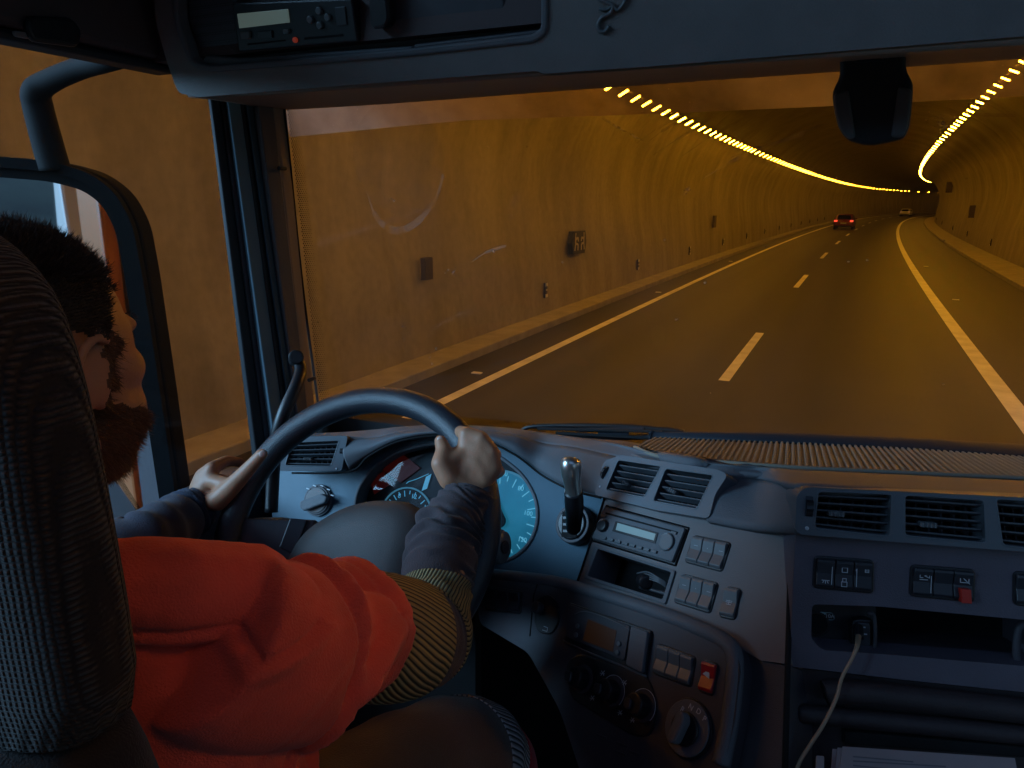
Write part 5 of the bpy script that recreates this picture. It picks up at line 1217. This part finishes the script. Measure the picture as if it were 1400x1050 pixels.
for p in bme.polygons:
    c = p.center
    if c.z < H - .32 or c.y > .56 + 0 or abs(c.x + .603) > .13: continue
    l = HI @ c; hw_, bw = hair_w(l), beard_w(l)
    if hw_:
        p.material_index = 2; top = l.z > .08
        for _ in range(3 if top else 2):
            if rh.random() < hw_:
                d = (p.normal + Vector((rh.gauss(0, .28), rh.gauss(0, .28), rh.gauss(.2, .25)))).normalized()
                strand(hv, hf, c, d, rh.uniform(.006, .014) if top else rh.uniform(.003, .007), .0008, Vector((rh.gauss(0, .4), rh.gauss(.1, .4), rh.gauss(0, .4))))
    elif bw:
        p.material_index = 1
        for _ in range(2):
            if rh.random() < bw:
                d = (p.normal + Vector((rh.gauss(0, .3), rh.gauss(.1, .3), rh.gauss(-.5, .3)))).normalized()
                strand(bv, bf, c, d, rh.uniform(.004, .011) * (1.2 if l.z < -.09 else 1), .0006, Vector((rh.gauss(0, .4), rh.gauss(.1, .4), rh.gauss(-.1, .4))))
me = bpy.data.meshes.new('hair'); me.from_pydata(hv, [], hf); link('hair', me, mat('hair_dark', (.035, .022, .018), .55), P_)
me = bpy.data.meshes.new('beard'); me.from_pydata(bv, [], bf); link('beard', me, mat('beard_brown', (.13, .058, .030), .55), P_)
for s in (-1, 1):
    b_ = Blob(); b_.ell(HM_ @ Vector((s * .031, .074, .016)), .0125); me = bpy.data.meshes.new('eye'); me.from_pydata(b_.v, [], b_.f); link('eye', me, mat('eye_white', (.6, .55, .5), .2), P_, smooth=True)
    v = []; f = []
    for k in range(26):
        p0 = HM_ @ Vector((s * (.016 + .030 * k / 26), .097 - .012 * (k / 26) ** 2, .038 + .005 * math.sin(k / 8))); strand(v, f, p0, (H3 @ Vector((s * .7, .5, .25 + rh.gauss(0, .15)))).normalized(), .005, .0009, Vector((0, 0, 0)))
        if k % 2 == 0:
            p0 = HM_ @ Vector((s * (.018 + .024 * k / 26), .090 - .006 * (k / 26), .018)); strand(v, f, p0, (H3 @ Vector((s * .3, .8, .25 + rh.gauss(0, .15)))).normalized(), .009, .0005, Vector((0, 0, .3)))
    me = bpy.data.meshes.new('eyebrow'); me.from_pydata(v, [], f); link('eyebrow', me, MATS['hair_dark'], P_)
NAIL = mat('nail', (.62, .42, .36), .25)
for p, q in ((cd(602, 603, 1.048), (599, 602)), (cd(358, 621, 1.128), (359, 618))):
    d = tocam(*q); b_ = Blob(); zz = Vector((-.2, .2, 1)) if q[0] > 500 else Vector((.65, .2, .75)); zz = (zz - d * zz.dot(d)).normalized(); M = Matrix((zz.cross(d), zz, d)).transposed()
    b_.ell(p + d * .0065 + zz * .001, (.0052, .0068, .0024), M); me = bpy.data.meshes.new('fingernail'); me.from_pydata(b_.v, [], b_.f); link('fingernail', me, NAIL, P_, smooth=True)
# --- clothes
def fabric(name, col, col2=None, scale=520, stripe=None):
    m = mat(name, col, .85, bump=(scale, .7), sheen=.15, var=.12, vscale=16); return m
RED = fabric('shirt_red', (.80, .095, .060)); 
S = Blob()
def stack(B_, rows, n=26):
    """solid stacked from (z, cx, cy, hw, hd)"""
    n0 = len(B_.v)
    for z, cx, cy, hw, hd in rows:
        for k in range(n):
            t = 2 * math.pi * k / n; c, s = math.cos(t), math.sin(t); B_.v.append(V(cx + math.copysign(abs(c) ** .8, c) * hw, cy + math.copysign(abs(s) ** .8, s) * hd, z))
    for i in range(len(rows) - 1):
        for k in range(n): B_.f.append([n0 + i * n + k, n0 + i * n + (k + 1) % n, n0 + (i + 1) * n + (k + 1) % n, n0 + (i + 1) * n + k])
    B_.f.append([n0 + k for k in range(n)][::-1]); B_.f.append([n0 + (len(rows) - 1) * n + k for k in range(n)])
stack(S, [(-.95, -.62, .38, .22, .16), (-.8, -.62, .38, .225, .155), (-.6, -.615, .385, .232, .140), (-.45, -.61, .385, .235, .115), (-.40, -.61, .378, .230, .100), (-.36, -.61, .365, .20, .080), (-.335, -.61, .358, .165, .068), (-.315, -.61, .355, .12, .060), (-.30, -.61, .35, .08, .055)])
slp = [cd(285, 865, .565), cd(325, 885, .59), cd(370, 893, .625), cd(402, 889, .655), cd(430, 882, .69), cd(452, 872, .722), cd(468, 866, .745)]
slr = [.074, .078, .080, .080, .081, .081, .080]
SPm = crom(slp, 44); SRr = [q.x for q in crom([(r, 0, 0) for r in slr], 44)]
def closed_tube(B_, pts, rad, n=28, hem=True):
    bm = bmesh.new(); tube_bm(bm, pts, rad, n); bm.verts.ensure_lookup_table(); bm.verts.index_update(); n0 = len(B_.v)
    B_.v += [v.co.copy() for v in bm.verts]; B_.f += [[v.index + n0 for v in f.verts] for f in bm.faces]; bm.free()
closed_tube(S, SPm, SRr)
closed_tube(S, crom([V(-.76, .37, -.42), V(-.86, .43, -.47), V(-.92, .51, -.52)], 20), [.08] * 21)
S.seg([cd(150, 800, .55), cd(190, 800, .56), cd(250, 804, .57), cd(330, 816, .60)], [.040, .042, .043, .046], 2)
sme = S.build(.0034, 6)
arm_q, arm_n = SPm[19], (SPm[22] - SPm[16]).normalized()
hem_q, hem_n = SPm[-1], (SPm[-1] - SPm[-4]).normalized()
AX = (SPm[-1] - SPm[10]).normalized()
UPV = Vector((0, 0, 1))
import mathutils
NRM = [v.normal.copy() for v in sme.vertices]
for v, n in zip(sme.vertices, NRM):
    p = v.co; d = 0
    if p.x > -.56:
        a = (p - arm_q).dot(arm_n)
        t_ = (p - slp[2]).dot(AX)                                  # along the sleeve
        q = noise.noise(Vector((t_ * 9, p.z * 7 + p.x * 5, 3.1)))
        fold = math.sin((p.z * 46 - t_ * 34) + q * 5) * .5 + .5
        k = max(0, min(1, (t_ + .02) / .06))
        d += (fold ** 1.5 * .020 - .008) * k * (.6 + .7 * noise.noise(p * 8)) + .010 * k * noise.noise(p * 13)
        d -= .0065 * math.exp(-(a / .0042) ** 2) ; d += .0045 * math.exp(-((a - .010) / .006) ** 2)
        d -= .0028 * math.exp(-(((p - hem_q).dot(hem_n) + .022) / .0018) ** 2)
    d += .006 * noise.noise(Vector((p.x * 7, p.y * 7, p.z * 5 + 4))) + .002 * noise.noise(p * 17)
    yk = p.z - (H - .312) + .10 * (p.x + .50) ** 2 + .18 * max(0, p.x + .47)
    if p.y < .46 and n.y < .2: 
        d -= .0045 * math.exp(-(yk / .0028) ** 2); d += .004 * math.exp(-((yk + .008) / .006) ** 2)
    # horizontal drag folds low on the back
    if p.x > -.6: d += .006 * math.sin(p.z * 42 + p.x * 30 + 4 * noise.noise(p * 5)) * max(0, min(1, (H - .50 - p.z) / .12))
    q = 1 - abs(noise.noise(Vector((p.x * 7 + p.z * 5, p.y * 9, p.z * 11 - p.x * 6)))) * 2.2
    kk = max(0, min(1, ((p - slp[1]).dot(AX) + .01) / .05)) * .85 + .12; d -= .0065 * kk * max(0, q) ** 5; q = 1 - abs(noise.noise(Vector((p.x * 16 - p.z * 9 + 7, p.y * 14, p.z * 13)))) * 2.4; d -= .003 * kk * max(0, q) ** 5
    v.co = p + n * d
for p in sme.polygons: p.use_smooth = True
shirt = link('work_shirt', sme, RED, P_)
# long sleeve with two ribbed yellow bands round the elbow
DS = fabric('sleeve_dark', (.045, .030, .036)); NAVY = fabric('sleeve_navy', (.020, .026, .052))
def ribbed(name, ca, cb, sc_, rot):
    m = bpy.data.materials.new(name); m.use_nodes = True; t, N, L = nodes(m); b = N['Principled BSDF']; tc = N.new('ShaderNodeTexCoord')
    mp = N.new('ShaderNodeMapping'); mp.inputs['Rotation'].default_value = rot; L.new(tc.outputs['UV'], mp.inputs[0])
    w_ = N.new('ShaderNodeTexWave'); w_.inputs['Scale'].default_value = sc_; w_.inputs['Distortion'].default_value = .3; L.new(mp.outputs[0], w_.inputs[0])
    r = N.new('ShaderNodeValToRGB'); r.color_ramp.elements[0].position = .12; r.color_ramp.elements[0].color = (*cb, 1); r.color_ramp.elements[1].position = .38; r.color_ramp.elements[1].color = (*ca, 1); L.new(w_.outputs['Fac'], r.inputs[0]); L.new(r.outputs[0], b.inputs['Base Color']); b.inputs['Roughness'].default_value = .8
    bp = N.new('ShaderNodeBump'); bp.inputs['Distance'].default_value = .002; L.new(w_.outputs['Fac'], bp.inputs['Height']); L.new(bp.outputs[0], b.inputs['Normal']); return m
YEL = ribbed('yellow_rib', (.34, .25, .11), (.04, .028, .018), 21, (0, 0, .35)); GRY = ribbed('grey_rib', (.50, .46, .45), (.05, .045, .05), 20, (0, 0, .2))
def garment(name, pts, rad, m, parent, steps, n=44, wr=None, u0=0, u1=1, grow=0):
    pts = crom(pts, steps); rr = [q.x for q in crom([(r, 0, 0) for r in rad], steps)]
    i0, i1 = int(u0 * steps), int(math.ceil(u1 * steps)); bm = bmesh.new(); rg = tube_bm(bm, pts, rr, n, False)
    keep = set()
    uv = bm.loops.layers.uv.new('uv')
    for i, r_ in enumerate(rg):
        c = pts[i]
        for k, v in enumerate(r_):
            e = (v.co - c).normalized(); d = grow
            if wr: d += wr(i / steps, k / n, v.co)
            v.co += e * d; keep.add(v) if i0 <= i <= i1 else None
    idx = {v: (i, k) for i, r_ in enumerate(rg) for k, v in enumerate(r_)}
    for f in bm.faces:
        ks = [idx[l.vert][1] for l in f.loops]
        for l in f.loops:
            i, k = idx[l.vert]; kk = k + n if (k == 0 and max(ks) == n - 1) else k; l[uv].uv = (kk / n, i / steps * 1.6)
    bmesh.ops.delete(bm, geom=[v for v in bm.verts if v not in keep], context='VERTS')
    o = fin(name, bm, m, parent, smooth=True)
    s_ = o.modifiers.new('t', 'SOLIDIFY'); s_.thickness = .0025; s_.offset = -1; return o
rp = [cd(400, 880, .63), cd(437, 880, .70), cd(490, 868, .762), cd(543, 872, .822), cd(580, 866, .875), cd(592, 828, .91), cd(600, 780, .95), cd(608, 738, .985), cd(624, 704, 1.012), cd(639, 686, 1.028), cd(643, 674, 1.036)]
rr_ = [.045, .055, .067, .069, .061, .048, .049, .050, .043, .036, .0335]
def wrinkle(u, k, p):
    if u < .35: return 0
    a = math.exp(-((u - .72) / .17) ** 2); q = noise.noise(Vector((u * 7, math.cos(k * 6.28) * 1.2, math.sin(k * 6.28) * 1.2)))
    return (.0052 * math.sin(u * 150 + q * 8) * (.5 + noise.noise(Vector((u * 12, k * 5, 2)))) + .004 * q) * (a + .15) - (.0015 if u > .955 else 0) + (.0028 if .93 < u < .955 else 0)
garment('long_sleeve', rp, rr_, DS, P_, 260, wr=wrinkle)
garment('elbow_band', rp, rr_, YEL, P_, 260, wr=wrinkle, u0=.18, u1=.33, grow=.0018)
garment('elbow_band', rp, rr_, YEL, P_, 260, wr=wrinkle, u0=.395, u1=.545, grow=.0018)
lp = [V(-.84, .45, -.42), V(-.93, .57, -.50), ELL, cd(190, 745, 1.03), cd(248, 708, 1.14), cd(268, 696, 1.168), cd(278, 689, 1.178)]
garment('long_sleeve', lp, [.06, .058, .055, .048, .042, .038, .034], NAVY, P_, 160, wr=lambda u, k, p: .003 * math.sin(u * 110 + 6 * noise.noise(Vector((u * 6, k * 4, 1)))) * (1 if u < .85 else 0))
# trousers
TRO = fabric('trousers_dark', (.10, .062, .046)); TRED = fabric('trouser_red', (.50, .03, .035))
tp = [cd(330, 1240, .66), cd(430, 1170, .74), cd(540, 1090, .85), cd(615, 1042, .95), cd(655, 1040, 1.02), cd(680, 1085, 1.06), cd(690, 1180, 1.09), cd(700, 1400, 1.12)]
tr = [.10, .098, .094, .086, .074, .066, .062, .06]
wt = lambda u, k, p: .004 * noise.noise(p * 9) + .0015 * math.sin(u * 60 + k * 9)
garment('trouser_leg', tp, tr, TRO, P_, 160, wr=wt)
garment('knee_band', tp, tr, GRY, P_, 160, wr=wt, u0=.47, u1=.60, grow=.002)
garment('knee_edge', tp, tr, TRED, P_, 160, wr=wt, u0=.60, u1=.78, grow=.003)
tp2 = [V(-.74, .42, -.88), V(-.80, .60, -.90), V(-.84, .82, -.92), V(-.84, .90, -1.0), V(-.84, .92, -1.35)]
garment('trouser_leg', tp2, [.10, .095, .085, .07, .06], TRO, P_, 60)
for x_ in (-.84, -.38):
    y_ = .95 if x_ < -.5 else 1.08
    bm = bmesh.new(); hexa(bm, [V(x_ - .05, y_ - .10, -1.49), V(x_ + .05, y_ - .10, -1.49), V(x_ + .045, y_ + .18, -1.49), V(x_ - .045, y_ + .18, -1.49), V(x_ - .04, y_ - .09, -1.38), V(x_ + .04, y_ - .09, -1.38), V(x_ + .03, y_ + .16, -1.44), V(x_ - .03, y_ + .16, -1.44)]); fin('shoe', bm, BLACKM, P_, bevel=.02, seg=3)
# ================================================================== loose things
WIRE = mat('cable_tan', (.35, .24, .16), .45)
o = tube('charging_cable', [Pp.at(1174, 866, .018), PC.at(1172, 882, .012), PC.at(1166, 898, .020), PC.at(1151, 927, .022), PL.at(1143, 955, .034), PL.at(1126, 990, .040), PL.at(1108, 1018, .045), PL.at(1091, 1047, .048), PL.at(1080, 1090, .05)], [.0032, .0026, .0018, .0018, .0020, .0020, .0020, .0020, .0020], WIRE, None, steps=60, n=10)
tag(o, 'thin tan charging cable hanging from the socket in the passenger fascia', 'cable')
bm = bmesh.new(); tube_bm(bm, [Pp.at(1173, 856, .014), Pp.at(1174, 872, .026)], .0055, 12); fin('plug', bm, BLACK, o, bevel=.001)
# tangle in the cubby
o = thing('earphone_tangle', 'small bundle of dark cable and plugs lying in the cubby under the radio', 'cable bundle', (0, 0, 0))
bb = slab('adapter', PB, [(866, 796), (905, 806), (903, 812), (864, 801)], -.03, -.012, SW, o, bevel=.002)
bm = bmesh.new(); tube_bm(bm, [PB.at(878, 792, -.015), PB.at(884, 797, -.004)], .010, 16); fin('coil', bm, BLACK, o, bevel=.003)
for k in range(4):
    tube('wire', [PB.at(870 + rs.uniform(0, 6), 784 + 2 * k, -.012), PB.at(885, 782 + 3 * k, -.006), PB.at(900, 790 + 2 * k, -.008), PB.at(911, 797 + 2 * k, -.014)], .0011, SWG, o, steps=16, n=6)
# papers on the lower shelf
PPR = mat('paper', (.24, .20, .21), .8, var=.06, vscale=30); PLp = Plane(PL.o + PL.n * .02, (PL.n + Vector((0, 0, .8))).normalized())
o = thing('paper_stack', 'pale papers lying on the dark shelf at the bottom right', 'papers', (0, 0, 0))
for k in range(3):
    d = k * 3; slab('sheet', PLp, [(1138 + d * 2, 1024 - k), (1330 + d * 9, 1042 - k * 2), (1400 + d, 1150), (1128 + d, 1150)], .002 * k, .002 * k + .0014, PPR, o, bevel=0)
for k in range(5):
    strokes('print_line', PLp, [((1165, 1036 + 6 * k), (1240 + rs.uniform(0, 60), 1043 + 6.5 * k))], .0012, mat('print_grey', (.12, .11, .13), .8), o, .0056, .0003)
o = slab('white_card', PLp, [(1112, 1036), (1123, 1037), (1123, 1090), (1110, 1090)], .01, .013, PPR, None); tag(o, 'narrow pale card standing left of the papers at the bottom', 'card')
